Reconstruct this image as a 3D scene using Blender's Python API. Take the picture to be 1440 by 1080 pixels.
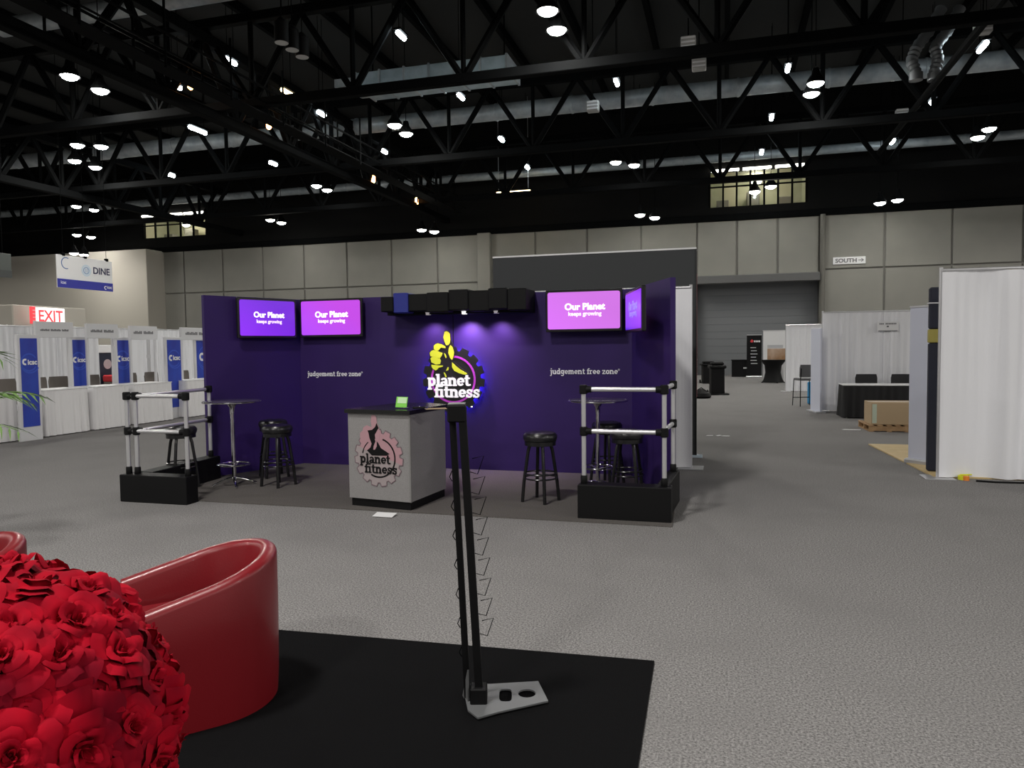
import bpy, bmesh, math, random
from mathutils import Vector, Matrix
random.seed(7)
C = bpy.context.scene.collection
for o in list(bpy.data.objects): bpy.data.objects.remove(o)
PI = math.pi
sin, cos, rad = math.sin, math.cos, math.radians

# ------------------------------------------------------------------ camera, world, exposure
CAM_H, FPX, PITCH, ROLL, YAW = 1.71, 1040.0, math.atan(.0505), .0118, rad(16)
fwd = Vector((-sin(YAW)*cos(PITCH), cos(YAW)*cos(PITCH), -sin(PITCH)))
rt0 = Vector((cos(YAW), sin(YAW), 0)); up0 = rt0.cross(fwd)
camR = rt0*cos(ROLL) - up0*sin(ROLL); camU = up0*cos(ROLL) + rt0*sin(ROLL)
cd = bpy.data.cameras.new('camera'); cam = bpy.data.objects.new('camera', cd); C.objects.link(cam)
cd.sensor_width = 36; cd.lens = 36*FPX/1440; cd.clip_end = 300; cd.clip_start = .05
mw = Matrix.Identity(4)
for i in range(3):
    mw[i][0] = camR[i]; mw[i][1] = camU[i]; mw[i][2] = -fwd[i]
mw[2][3] = CAM_H
cam.matrix_world = mw
sc = bpy.context.scene; sc.camera = cam
sc.view_settings.view_transform = 'Standard'; sc.view_settings.look = 'None'
sc.view_settings.exposure = 0.45; sc.view_settings.gamma = 1.0; sc.view_settings.use_curve_mapping = False
w = bpy.data.worlds.new('world'); sc.world = w; w.use_nodes = True
w.node_tree.nodes['Background'].inputs[0].default_value = (.5, .52, .55, 1)
w.node_tree.nodes['Background'].inputs[1].default_value = .02
LAMP_E = 230.0      # radiance of the high bay lamps
LAMP_FAR_E = 75.0   # the row along the back wall
HALL_W = 600.0      # each roof lamp over the parts of the hall outside the frame
STRIP_E = 34.0

for X, Y in [(x, y) for x in (-40, -22, -4, 14, 32) for y in (-16, -8, 1)]+[(x, y) for x in (22, 34, 44) for y in (14, 26, 36)]+[(-48, 12), (-36, 14), (-50, 26)]:
    ld = bpy.data.lights.new('roof_light', 'AREA'); ld.shape = 'DISK'; ld.size = 1.2; ld.energy = HALL_W; ld.color = (1, .97, .92)
    lo = bpy.data.objects.new('roof_light', ld); C.objects.link(lo); lo.location = (X, Y, 10.2)
def ray(px, py): return fwd*FPX + camR*(px-720) + camU*(540-py)
def hz(px, py, z=0.0):
    d = ray(px, py); t = (z-CAM_H)/d.z; return Vector((d.x*t, d.y*t, z))
def hx(px, py, X):
    d = ray(px, py); t = X/d.x; return Vector((X, d.y*t, CAM_H+d.z*t))
def hy(px, py, Y):
    d = ray(px, py); t = Y/d.y; return Vector((d.x*t, Y, CAM_H+d.z*t))
def cw(x, depth, z=0.0):
    return Vector((rt0.x*x - sin(YAW)*depth, rt0.y*x + cos(YAW)*depth, z))

# ------------------------------------------------------------------ materials
MATS = {}
def mat(name, col=(.5,.5,.5), rough=.6, metal=0, emit=None, es=1, noise=None, bump=None, coat=0, alpha=None, sheen=0, trans=0, spec=.5):
    if name in MATS: return MATS[name]
    m = bpy.data.materials.new(name); m.use_nodes = True; nt = m.node_tree; b = nt.nodes['Principled BSDF']
    b.inputs['Base Color'].default_value = (*col, 1); b.inputs['Roughness'].default_value = rough
    b.inputs['Metallic'].default_value = metal; b.inputs['Coat Weight'].default_value = coat
    b.inputs['Specular IOR Level'].default_value = spec
    if sheen: b.inputs['Sheen Weight'].default_value = sheen
    if trans: b.inputs['Transmission Weight'].default_value = trans
    if alpha is not None: b.inputs['Alpha'].default_value = alpha
    if emit: b.inputs['Emission Color'].default_value = (*emit, 1); b.inputs['Emission Strength'].default_value = es
    tc = None
    if noise or bump:
        tc = nt.nodes.new('ShaderNodeTexCoord')
    if noise:      # (scale, colour b, detail)
        n = nt.nodes.new('ShaderNodeTexNoise'); n.inputs['Scale'].default_value = noise[0]; n.inputs['Detail'].default_value = noise[2] if len(noise) > 2 else 3
        r = nt.nodes.new('ShaderNodeValToRGB'); r.color_ramp.elements[0].position = .35; r.color_ramp.elements[1].position = .65
        r.color_ramp.elements[0].color = (*col, 1); r.color_ramp.elements[1].color = (*noise[1], 1)
        nt.links.new(tc.outputs['Object'], n.inputs['Vector']); nt.links.new(n.outputs['Fac'], r.inputs['Fac']); nt.links.new(r.outputs['Color'], b.inputs['Base Color'])
    if bump:       # (scale, strength)
        n = nt.nodes.new('ShaderNodeTexNoise'); n.inputs['Scale'].default_value = bump[0]; n.inputs['Detail'].default_value = 3
        p = nt.nodes.new('ShaderNodeBump'); p.inputs['Strength'].default_value = bump[1]; p.inputs['Distance'].default_value = .02
        nt.links.new(tc.outputs['Object'], n.inputs['Vector']); nt.links.new(n.outputs['Fac'], p.inputs['Height']); nt.links.new(p.outputs['Normal'], b.inputs['Normal'])
    MATS[name] = m; return m

def carpet_mat(name, a, b_, c):
    m = mat(name, a, .95, spec=.1); nt = m.node_tree; bs = nt.nodes['Principled BSDF']
    tc = nt.nodes.new('ShaderNodeTexCoord')
    def noise(s, d):
        n = nt.nodes.new('ShaderNodeTexNoise'); n.inputs['Scale'].default_value = s; n.inputs['Detail'].default_value = d
        nt.links.new(tc.outputs['Object'], n.inputs['Vector']); return n
    n1 = noise(85, 9); n2 = noise(1.1, 4); n1.inputs['Roughness'].default_value = .75
    r = nt.nodes.new('ShaderNodeValToRGB'); r.color_ramp.elements[0].position = .38; r.color_ramp.elements[1].position = .62
    r.color_ramp.elements[0].color = (*a, 1); r.color_ramp.elements[1].color = (*b_, 1)
    mx = nt.nodes.new('ShaderNodeMix'); mx.data_type = 'RGBA'
    r2 = nt.nodes.new('ShaderNodeMapRange'); r2.inputs[1].default_value = .45; r2.inputs[2].default_value = .8; r2.inputs[4].default_value = .55
    nt.links.new(n1.outputs['Fac'], r.inputs['Fac']); nt.links.new(n2.outputs['Fac'], r2.inputs[0]); nt.links.new(r2.outputs[0], mx.inputs[0])
    nt.links.new(r.outputs['Color'], mx.inputs[6]); mx.inputs[7].default_value = (*c, 1)
    nt.links.new(mx.outputs[2], bs.inputs['Base Color'])
    p = nt.nodes.new('ShaderNodeBump'); p.inputs['Strength'].default_value = .2; p.inputs['Distance'].default_value = .004
    nt.links.new(n1.outputs['Fac'], p.inputs['Height']); nt.links.new(p.outputs['Normal'], bs.inputs['Normal'])
    return m

def screen_mat(name, a, b_, s):
    m = mat(name, (.01,.01,.01), .3); nt = m.node_tree; bs = nt.nodes['Principled BSDF']
    tc = nt.nodes.new('ShaderNodeTexCoord'); g = nt.nodes.new('ShaderNodeTexGradient'); r = nt.nodes.new('ShaderNodeValToRGB')
    mp = nt.nodes.new('ShaderNodeMapping'); mp.inputs['Rotation'].default_value = (0, rad(35), 0)
    r.color_ramp.elements[0].color = (*a, 1); r.color_ramp.elements[1].color = (*b_, 1)
    nt.links.new(tc.outputs['Generated'], mp.inputs[0]); nt.links.new(mp.outputs[0], g.inputs[0]); nt.links.new(g.outputs[0], r.inputs[0])
    nt.links.new(r.outputs[0], bs.inputs['Emission Color']); bs.inputs['Emission Strength'].default_value = s
    return m

m_carpet = carpet_mat('grey_speckled_carpet', (.08,.076,.076), (.36,.35,.345), (.18,.174,.172))
m_boothcarpet = carpet_mat('dark_booth_carpet', (.07,.064,.06), (.15,.138,.13), (.09,.083,.078))
m_blackcarpet = mat('black_carpet', (.004,.004,.0045), 1, bump=(300,.4), spec=.1)
m_ceiling = mat('black_ceiling_paint', (.012,.013,.013), .9)
m_steel = mat('black_painted_steel', (.003,.0033,.0036), .8, spec=.04)
m_wall = mat('beige_grey_wall_paint', (.235,.23,.205), .8, noise=(.5,(.21,.205,.185)))
m_wall_light = mat('cream_wall_paint', (.42,.395,.345), .8)
m_wall_black = mat('black_wall_paint', (.006,.006,.006), .9, spec=.1)
m_shutter = mat('dark_grey_shutter', (.15,.157,.165), .75)
m_purple = mat('purple_wall_laminate', (.024,.009,.085), .6, noise=(1.5,(.028,.010,.098)), spec=.3)
m_black = mat('matte_black', (.0035,.0035,.004), .6, spec=.2)
m_blackgloss = mat('gloss_black', (.01,.01,.011), .25)
m_vinyl = mat('black_vinyl', (.012,.012,.013), .28, bump=(40,.15))
m_alu = mat('silver_aluminium', (.62,.62,.64), .35, metal=.6)
m_chrome = mat('chrome', (.8,.8,.82), .12, metal=1)
m_galv = mat('galvanised_sheet', (.42,.46,.48), .45, metal=.3, noise=(3,(.30,.34,.37)))
m_galvblue = mat('galvanised_duct_box', (.42,.52,.57), .5, metal=.1, noise=(2,(.30,.38,.42)))
m_drape = mat('white_drape', (.82,.825,.86), .85, bump=(60,.1))
m_skirt = mat('white_table_skirt', (.80,.79,.80), .85)
m_white = mat('white_board', (.75,.75,.76), .5)
m_offwhite = mat('off_white_frame', (.66,.66,.68), .5)
m_blue = mat('royal_blue_print', (.02,.035,.36), .5, noise=(2.2,(.02,.06,.46)))
m_bluel = mat('lighter_blue_print', (.035,.09,.55), .5)
m_white_ink = mat('white_ink', (.85,.85,.87), .5)
m_dark_ink = mat('navy_ink', (.03,.03,.09), .5)
m_grey_ink = mat('grey_ink', (.14,.14,.15), .5)
m_paleblue = mat('pale_blue_ink', (.28,.42,.60), .5)
m_red_leather = mat('red_leatherette', (.19,.005,.010), .40, coat=.12, bump=(180,.06))
m_rose = mat('red_rose_fabric', (.44,.0010,.014), .8, noise=(11,(.17,.0005,.010)), spec=.12)  # darker noise tone imitates shade in the petal crevices
m_rose_dark = mat('dark_crimson_core', (.10,.002,.008), .8)
m_chairfab = mat('taupe_chair_fabric', (.17,.15,.135), .85)
m_panel_grey = mat('charcoal_panel', (.038,.041,.044), .75)
m_yellow = mat('yellow_acrylic', (.56,.66,.03), .45, emit=(.70,.75,.03), es=.12)  # slight emission added to keep the yellow clear under the purple spots
m_magenta = mat('magenta_acrylic', (.36,.035,.40), .5, emit=(.5,.04,.55), es=.2)
m_signwhite = mat('lit_white_letters', (.8,.8,.8), .5, emit=(1,.98,1), es=.3)
m_gear = mat('black_acrylic', (.012,.012,.014), .35)
m_silverlam = mat('silver_laminate', (.215,.207,.207), .5, noise=(140,(.28,.272,.272)))
m_pink = mat('pink_ink', (.42,.24,.27), .55)
m_mauve = mat('mauve_ink', (.17,.115,.135), .55)
m_wood = mat('pallet_wood', (.42,.27,.14), .8, noise=(6,(.30,.18,.09)))
m_card = mat('cardboard', (.42,.31,.19), .85)
m_ply = mat('pale_wood_floor', (.52,.39,.19), .6, noise=(4,(.60,.45,.23)))
m_green = mat('green_card', (.20,.62,.06), .4)
m_leaf = mat('palm_leaf', (.10,.19,.05), .5, noise=(5,(.17,.28,.09)))
m_lamp_far = mat('lamp_lens_far', (1,1,1), .5, emit=(1,.97,.90), es=LAMP_FAR_E)
m_lamp = mat('lamp_lens', (1,1,1), .5, emit=(1,.97,.90), es=LAMP_E)
m_strip = mat('strip_tube', (1,1,1), .5, emit=(.82,.95,1), es=STRIP_E)
m_warm = mat('warm_tube', (1,1,1), .5, emit=(1,.78,.42), es=9)
m_amber = mat('amber_bulb', (1,.5,.2), .5, emit=(1,.42,.12), es=14)
m_ledblue = mat('blue_led', (.05,.05,1), .5, emit=(.08,.05,1), es=70)
m_led = mat('white_led', (1,1,1), .5, emit=(1,.95,.95), es=2)
m_exit_glow = mat('exit_panel', (.9,.9,.9), .5, emit=(1,.95,.93), es=.75)
m_exit_red = mat('exit_red', (.8,.05,.06), .5, emit=(1,.08,.10), es=.5)
m_room = mat('lit_room_paint', (.45,.44,.33), .8)
m_glass = mat('clear_glass', (.9,.95,.95), .05, trans=1)

# ------------------------------------------------------------------ mesh and object helpers
class S:
    """collects shapes for one mesh"""
    def __init__(s): s.bm = bmesh.new()
    def face(s, pts):
        try: return s.bm.faces.new([s.bm.verts.new(p) for p in pts])
        except ValueError: return None
    def box(s, x0, x1, y0, y1, z0, z1, bev=0, M=None, seg=1):
        t = bmesh.new(); bmesh.ops.create_cube(t, size=1)
        for v in t.verts: v.co = Vector(((x0+x1)/2+v.co.x*(x1-x0), (y0+y1)/2+v.co.y*(y1-y0), (z0+z1)/2+v.co.z*(z1-z0)))
        if bev: bmesh.ops.bevel(t, geom=t.edges[:], offset=bev, segments=seg, affect='EDGES', profile=.5)
        s.add(t, M); return s
    def add(s, t, M=None):
        if M is not None: t.transform(M)
        me = bpy.data.meshes.new('tmp'); t.to_mesh(me); t.free(); s.bm.from_mesh(me); bpy.data.meshes.remove(me)
    def tube(s, pts, r, n=8, cap=True, closed=False):
        pts = [Vector(p) for p in pts]; k = len(pts); rings = []
        rr = r if isinstance(r, (list, tuple)) else [r]*k
        ref = None
        for i, p in enumerate(pts):
            a = pts[i-1] if (i > 0 or closed) else p; b = pts[(i+1) % k] if (i < k-1 or closed) else p
            d = (b-a).normalized()
            if ref is None: ref = d.orthogonal().normalized()
            u = (ref - d*ref.dot(d)); u = u.normalized() if u.length > 1e-6 else d.orthogonal().normalized(); ref = u; v = d.cross(u)
            rings.append([s.bm.verts.new(p + (u*cos(2*PI*j/n)+v*sin(2*PI*j/n))*rr[i]) for j in range(n)])
        for i in range(k if closed else k-1):
            A, B = rings[i], rings[(i+1) % k]
            for j in range(n): s.bm.faces.new((A[j], A[(j+1) % n], B[(j+1) % n], B[j]))
        if cap and not closed: s.bm.faces.new(rings[0][::-1]); s.bm.faces.new(rings[-1])
        return s
    def lathe(s, prof, n=24, c=(0,0,0), cap=True):
        c = Vector(c); rings = [[s.bm.verts.new(c+Vector((r*cos(2*PI*j/n), r*sin(2*PI*j/n), z))) for j in range(n)] for r, z in prof]
        for A, B in zip(rings, rings[1:]):
            for j in range(n): s.bm.faces.new((A[j], A[(j+1) % n], B[(j+1) % n], B[j]))
        if cap: s.bm.faces.new(rings[0][::-1]); s.bm.faces.new(rings[-1])
        return s
    def prism(s, pts, z0, z1, M=None):
        """polygon in x,y extruded along z"""
        t = bmesh.new(); a = [t.verts.new((p[0], p[1], z0)) for p in pts]; b = [t.verts.new((p[0], p[1], z1)) for p in pts]
        t.faces.new(a[::-1]); t.faces.new(b); n = len(pts)
        for i in range(n): t.faces.new((a[i], a[(i+1) % n], b[(i+1) % n], b[i]))
        s.add(t, M); return s
    def fprism(s, pts, y0, y1):
        """polygon in x,z (a thing facing -y) from depth y0 (front) to y1"""
        return s.prism([(p[0], p[1]) for p in pts], 0, 1, Matrix(((1,0,0,0),(0,0,(y1-y0),y0),(0,1,0,0),(0,0,0,1))))
    def stroke(s, pts, w, y0, y1, closed=False):
        pts = [Vector((p[0], p[1])) for p in pts]; n = len(pts); L = []; R = []
        for i, p in enumerate(pts):
            a = pts[i-1] if (i > 0 or closed) else p; b = pts[(i+1) % n] if (i < n-1 or closed) else p
            d = (b-a).normalized(); m = Vector((-d.y, d.x))*w/2; L.append(p+m); R.append(p-m)
        V = {}
        for k, (A, y) in enumerate(((L, y0), (R, y0), (L, y1), (R, y1))): V[k] = [s.bm.verts.new((q.x, y, q.y)) for q in A]
        for i in range(n if closed else n-1):
            j = (i+1) % n
            s.bm.faces.new((V[0][i], V[0][j], V[1][j], V[1][i])); s.bm.faces.new((V[2][i], V[3][i], V[3][j], V[2][j]))
            s.bm.faces.new((V[0][i], V[2][i], V[2][j], V[0][j])); s.bm.faces.new((V[1][i], V[1][j], V[3][j], V[3][i]))
        if not closed:
            for i in (0, n-1): s.bm.faces.new((V[0][i], V[1][i], V[3][i], V[2][i]))
        return s
    def mesh(s, name, m, ang=35):
        bmesh.ops.recalc_face_normals(s.bm, faces=s.bm.faces[:])
        me = bpy.data.meshes.new(name); s.bm.to_mesh(me); s.bm.free()
        me.materials.append(m)
        me.polygons.foreach_set('use_smooth', [True]*len(me.polygons)); me.set_sharp_from_angle(angle=rad(ang))
        return me

def obj(name, sh, m, parent=None, label=None, ang=35, loc=None, rz=0, kind=None):
    me = sh if isinstance(sh, bpy.types.Mesh) else sh.mesh(name, m, ang)
    o = bpy.data.objects.new(name, me); C.objects.link(o)
    if parent is not None: o.parent = parent
    if loc is not None: o.location = loc
    if rz: o.rotation_euler.z = rz
    if label: o['label'] = label
    if kind: o['kind'] = kind
    return o
def tag(o, label, cat, group=None):
    o['label'] = label; o['category'] = cat
    if group: o['group'] = group
    return o
def thing(name, label, cat, loc=(0,0,0), rz=0, group=None):
    o = bpy.data.objects.new(name, None); C.objects.link(o); o.empty_display_size = .1
    o.location = loc; o.rotation_euler = (0,0,rz); return tag(o, label, cat, group)
def dup(root, loc=None, rz=None, label=None, group=None):
    r = root.copy(); C.objects.link(r)
    if loc is not None: r.location = loc
    if rz is not None: r.rotation_euler.z = rz
    if label: r['label'] = label
    if group: r['group'] = group
    for ch in list(root.children):
        c = ch.copy(); C.objects.link(c); c.parent = r
        for g in list(ch.children):
            d = g.copy(); C.objects.link(d); d.parent = c
    return r
def struct(name, sh, m, parent=None, **k):
    return obj(name, sh, m, parent, kind=None if parent else 'structure', **k)
def between(p, q):
    """root location and rotation so that local x runs p -> q"""
    d = q-p; return (p.x, p.y, 0), math.atan2(d.y, d.x), Vector((d.x, d.y, 0)).length

_tc = [0]
def text(name, body, width, m, parent, x, z, y=-.002, depth=.004, bold=.0, align='CENTER', height=None):
    cu = bpy.data.curves.new('t', 'FONT'); cu.body = body; cu.extrude = .5; cu.offset = bold; cu.align_x = 'LEFT'; cu.resolution_u = 3
    to = bpy.data.objects.new('t', cu); C.objects.link(to)
    dg = bpy.context.evaluated_depsgraph_get(); me = bpy.data.meshes.new_from_object(to.evaluated_get(dg))
    bpy.data.objects.remove(to); bpy.data.curves.remove(cu)
    xs = [v.co.x for v in me.vertices]; x0, x1 = min(xs), max(xs); s = width/(x1-x0); sz = s if height is None else height/.72
    off = {'CENTER': -width/2, 'LEFT': 0, 'RIGHT': -width}[align]
    for v in me.vertices: v.co = Vector((x+off+(v.co.x-x0)*s, y+v.co.z*depth, z+v.co.y*sz))
    me.materials.clear(); me.materials.append(m)
    return obj(name, me, m, parent)

# slab serif glyphs drawn as strokes: x-height 1
def arc(cx, cy, rx, ry, a0, a1, n=14): return [(cx+rx*cos(rad(a0+(a1-a0)*i/n)), cy+ry*sin(rad(a0+(a1-a0)*i/n))) for i in range(n+1)]
W, H_ = .26, .185
GL = {
 'p': (1.08, [([(.24,-.45),(.24,1)],W), ([(0,.92),(.24,.92)],H_), ([(0,-.38),(.5,-.38)],H_), (arc(.56,.5,.32,.40,0,360),W)]),
 'l': (.58, [([(.28,0),(.28,1.45)],W), ([(.03,1.37),(.28,1.37)],H_), ([(.02,.08),(.55,.08)],H_)]),
 'a': (1.0, [([(.74,0),(.74,.66)],W), (arc(.46,.64,.28,.26,0,160),.2), (arc(.42,.28,.27,.19,0,360),.2), ([(.74,.08),(1.0,.08)],H_)]),
 'n': (1.14, [([(.24,0),(.24,1)],W), ([(.02,.92),(.24,.92)],H_), ([(0,.08),(.48,.08)],H_), (arc(.55,.6,.31,.29,180,0),W), ([(.86,0),(.86,.6)],W), ([(.64,.08),(1.1,.08)],H_)]),
 'e': (.98, [(arc(.5,.5,.34,.39,0,320),.22), ([(.2,.5),(.93,.5)],.15)]),
 't': (.74, [([(.32,.2),(.32,1.32)],W), ([(.04,.92),(.66,.92)],H_), (arc(.52,.2,.2,.11,180,340),.2)]),
 'f': (.68, [([(.32,0),(.32,1.15)],W), (arc(.55,1.15,.23,.22,180,40),.2), ([(.04,.92),(.64,.92)],H_), ([(.06,.08),(.6,.08)],H_)]),
 'i': (.58, [([(.28,0),(.28,1)],W), ([(.15,1.37),(.41,1.37)],.24), ([(.03,.92),(.28,.92)],H_), ([(.02,.08),(.55,.08)],H_)]),
 's': (.9, [([(.74,.72),(.62,.88),(.42,.92),(.22,.84),(.18,.68),(.32,.55),(.54,.47),(.70,.36),(.70,.20),(.56,.08),(.36,.07),(.18,.16),(.12,.30)],.2), ([(.76,.64),(.76,.98)],.1), ([(.10,.02),(.10,.38)],.1)]),
 'j': (.52, [([(.28,-.2),(.28,1)],W), (arc(.04,-.2,.24,.2,0,-110),.2), ([(.15,1.37),(.41,1.37)],.24), ([(.03,.92),(.28,.92)],H_)]),
 'u': (1.1, [([(.24,.36),(.24,1)],W), (arc(.54,.38,.30,.30,180,360),W), ([(.84,0),(.84,1)],W), ([(.0,.92),(.24,.92)],H_), ([(.6,.92),(.84,.92)],H_), ([(.84,.08),(1.06,.08)],H_)]),
 'd': (1.08, [(arc(.48,.5,.32,.40,0,360),W), ([(.8,0),(.8,1.45)],W), ([(.55,1.37),(.8,1.37)],H_), ([(.8,.08),(1.04,.08)],H_)]),
 'g': (1.06, [(arc(.48,.55,.32,.36,0,360),W), ([(.8,-.2),(.8,1)],W), (arc(.5,-.2,.3,.2,0,-165),.2), ([(.8,.92),(1.03,.92)],H_)]),
 'm': (1.55, [([(.24,0),(.24,1)],W), ([(.02,.92),(.24,.92)],H_), ([(0,.08),(.45,.08)],H_), (arc(.5,.64,.26,.26,180,0),W), ([(.76,0),(.76,.64)],W), (arc(1.02,.64,.26,.26,180,0),W), ([(1.28,0),(1.28,.64)],W), ([(1.08,.08),(1.5,.08)],H_), ([(.6,.08),(.94,.08)],H_)]),
 'r': (.84, [([(.26,0),(.26,1)],W), ([(.02,.92),(.26,.92)],H_), ([(0,.08),(.55,.08)],H_), (arc(.55,.6,.29,.30,180,50),.22)]),
 'z': (.94, [([(.1,.92),(.84,.92)],H_), ([(.08,.08),(.88,.08)],H_), ([(.74,.86),(.2,.14)],.2), ([(.85,.02),(.85,.3)],.1), ([(.13,.7),(.13,.98)],.1)]),
 'o': (1.0, [(arc(.5,.5,.34,.40,0,360),W)]),
}
def slab(name, body, x, z, width, m, parent, y0=-.012, y1=0, label=None):
    """each letter a mesh of its own"""
    tot = sum(.45 if c == ' ' else GL[c][0] for c in body); k = width/tot; cx = 0; hm = {}
    for c in body:
        if c == ' ': cx += .45; continue
        adv, st = GL[c]
        if c not in hm:
            s = S()
            for i, (pts, w_) in enumerate(st): s.stroke([(px_*k, py_*k) for px_, py_ in pts], w_*k, y0-.0006*i, y1)
            hm[c] = s.mesh('letter', m)
        obj('letter', hm[c], m, parent, loc=(x+cx*k, 0, z)); cx += adv

# ------------------------------------------------------------------ the hall shell
WY = 42.0; WT = 8.4; CZ = 15.0; XL, XR, YB = -62.0, 48.0, -22.0
struct('floor', S().box(XL, XR, YB, 62, -.3, 0), m_carpet)
struct('ceiling', S().box(XL, XR, YB, 62, CZ, CZ+.3), m_ceiling)
struct('wall_left', S().box(XL-.3, XL, YB, 62, 0, CZ), m_wall)
struct('wall_right', S().box(XR, XR+.3, YB, 62, 0, CZ), m_wall)
struct('wall_front', S().box(XL, XR, YB-.3, YB, 0, CZ), m_wall)
bx0 = hy(980, 450, WY).x; bx1 = hy(1152, 450, WY).x; bz = hy(1066, 394, WY).z
zt = 5.55
wb = struct('wall_back', S().box(XL, bx0, WY+.08, WY+.4, 0, WT).box(bx1, XR, WY+.08, WY+.4, 0, WT).box(bx0, bx1, WY+.08, WY+.4, bz, WT).box(bx0-.3, bx1+.3, WY+1.2, WY+1.4, 0, bz+.3), mat('wall_joint', (.17,.165,.15), .9))
xa = hy(207, 400, WY).x
def panel_row(x0, x1, z0, z1, n, m):
    wd = (x1-x0)/n
    me = S().box(.05, wd-.05, WY, WY+.09, z0+.04, z1-.04, .02).mesh('wall_panel', m)
    for i in range(n): obj('wall_panel', me, m, wb, loc=(x0+i*wd, 0, 0))
nl = round((bx0-xa)/3.05)
panel_row(xa, bx0, 0, zt, nl, m_wall); panel_row(xa, bx0, zt, WT, nl, m_wall)
panel_row(bx1, XR, 0, zt, round((XR-bx1)/3.1), m_wall); panel_row(bx1, XR, zt, WT, round((XR-bx1)/3.1), m_wall)
panel_row(bx0, bx1, bz+.05, WT, 3, m_wall)
# recessed loading door: shutter slats, header beam, side pipe
dr = struct('door_1', S().box(bx0, bx1, WY+.75, WY+.9, 0, bz), m_shutter)
me = S().box(bx0+.1, bx1-.1, WY+.735, WY+.76, .004, .396, .008).mesh('shutter_slat', m_shutter)
for i in range(int(bz/.4)): obj('shutter_slat', me, m_shutter, dr, loc=(0, 0, i*.4))
struct('trim_1', S().box(bx0, bx1, WY-.35, WY+.1, bz-.15, bz+.3, .04), mat('door_header', (.10,.10,.10), .7))
struct('trim_2', S().tube([(bx1+.12, WY-.12, 0), (bx1+.12, WY-.12, WT)], .14, 10), mat('riser_pipe', (.12,.115,.10), .6))
cx0, cx1 = hy(674, 390, WY).x, hy(692, 390, WY).x
struct('trim_3', S().box(cx0, cx1, WY-.35, WY+.02, 0, WT, .03), m_wall)
# black upper wall with two lit mezzanine rooms behind windows
def room_rect(px0, py0, px1, py1):
    a = hy(px0, py0, WY); b = hy(px1, py1, WY); return min(a.x, b.x), max(a.x, b.x), min(a.z, b.z), max(a.z, b.z)
R1 = room_rect(998, 243, 1134, 284); R2 = room_rect(200, 306, 290, 330)
up = S(); xs = XL
for (a, b, c, d) in (R2, R1):
    up.box(xs, a, WY, WY+.3, WT, CZ); up.box(a, b, WY, WY+.3, WT, c) if c > WT else None; up.box(a, b, WY, WY+.3, d, CZ); xs = b
up.box(xs, XR, WY, WY+.3, WT, CZ)
struct('wall_upper', up, m_wall_black)
struct('trim_4', S().box(XL, XR, WY-.15, WY+.05, WT-.05, WT+.3, .03), m_steel)
m_tube_room = mat('room_tube', (1,1,1), .5, emit=(1,.96,.85), es=7)
for k, (a, b, c, d) in enumerate((R1, R2)):
    wn = struct(f'window_{k+1}', S().box(a-.1, b+.1, WY+2.6, WY+2.8, c-.1, d+.1).box(a-.2, a, WY+.3, WY+2.8, c, d).box(b, b+.2, WY+.3, WY+2.8, c, d).box(a, b, WY+.3, WY+2.8, c-.2, c).box(a, b, WY+.3, WY+2.8, d, d+.2), m_room)
    n = 7 if k == 0 else 5
    for i in range(n+1):
        x = a+(b-a)*i/n; obj('mullion', S().box(x-.05, x+.05, WY-.02, WY+.1, c, d, .01), m_steel, wn)
    obj('transom', S().box(a, b, WY, WY+.08, c+(d-c)*.55, c+(d-c)*.55+.08, .01), m_steel, wn)
    for i in range(n):
        if (i*5+k) % 4 == 1: continue
        x = a+(b-a)*i/n
        obj('pane', S().box(x+.05, x+(b-a)/n-.05, WY+.04, WY+.05, c, d-.02), m_glass, wn)
    for i in range(3): obj('tube_light', S().tube([(a+(b-a)*(i+.05)/3, WY-.1, d+.05), (a+(b-a)*(i+.93)/3, WY-.1, d+.05)], .07, 8), m_tube_room, wn)
    for i in range(3): obj('room_cabinet', S().box(a+(b-a)*(i+.2)/3, a+(b-a)*(i+.62)/3, WY+1.6, WY+2.2, c, c+(d-c)*(.35+.2*(i % 2)), .03), mat('room_cabinet_paint', (.2,.19,.17), .7), wn)
    ld = bpy.data.lights.new('room_light', 'POINT'); ld.energy = 60; ld.color = (1,.93,.75); ld.shadow_soft_size = .3
    lo = bpy.data.objects.new('room_light', ld); C.objects.link(lo); lo.location = ((a+b)/2, WY+1.2, d-.3); lo.parent = wn
# protruding block of the back wall at the far left
bt = hy(207, 361, WY-1.6).z
struct('wall_block', S().box(XL, hy(207, 400, WY-1.6).x, WY-1.6, WY+.1, 0, WT, .03), m_wall_light)
# roof deck joists
j = S()
for i in range(36): j.box(-60+i*3, -59.8+i*3, -10, 60, CZ-.4, CZ-.02)
struct('trim_5', j, m_steel)

# ------------------------------------------------------------------ roof trusses, ducts, conduits
def truss(length, z0, z1, panel, r=.13, label='', along='x', at=0, start=0):
    loc = (start, at, 0) if along == 'x' else (at, start, 0)
    t = thing('roof_truss', label, 'truss', loc, 0 if along == 'x' else PI/2, None)
    n = int(length/panel)
    obj('bottom_chord', S().box(0, length, -r, r, z0-r, z0+r, .02), m_steel, t)
    obj('top_chord', S().box(0, length, -r, r, z1-r, z1+r, .02), m_steel, t)
    d1 = S().tube([(0,0,z1), (panel/2,0,z0)], r*.8, 6).mesh('diagonal', m_steel); d2 = S().tube([(panel/2,0,z0), (panel,0,z1)], r*.8, 6).mesh('diagonal', m_steel)
    pm = S().tube([(panel/2,0,z0), (panel/2,0,z1)], r*.6, 6).mesh('post', m_steel)
    for i in range(n):
        for me in (d1, d2, pm): obj(me.name.split('.')[0], me, m_steel, t, loc=(i*panel, 0, 0))
    return t
X0 = hy(652, 112, 21).x
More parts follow.
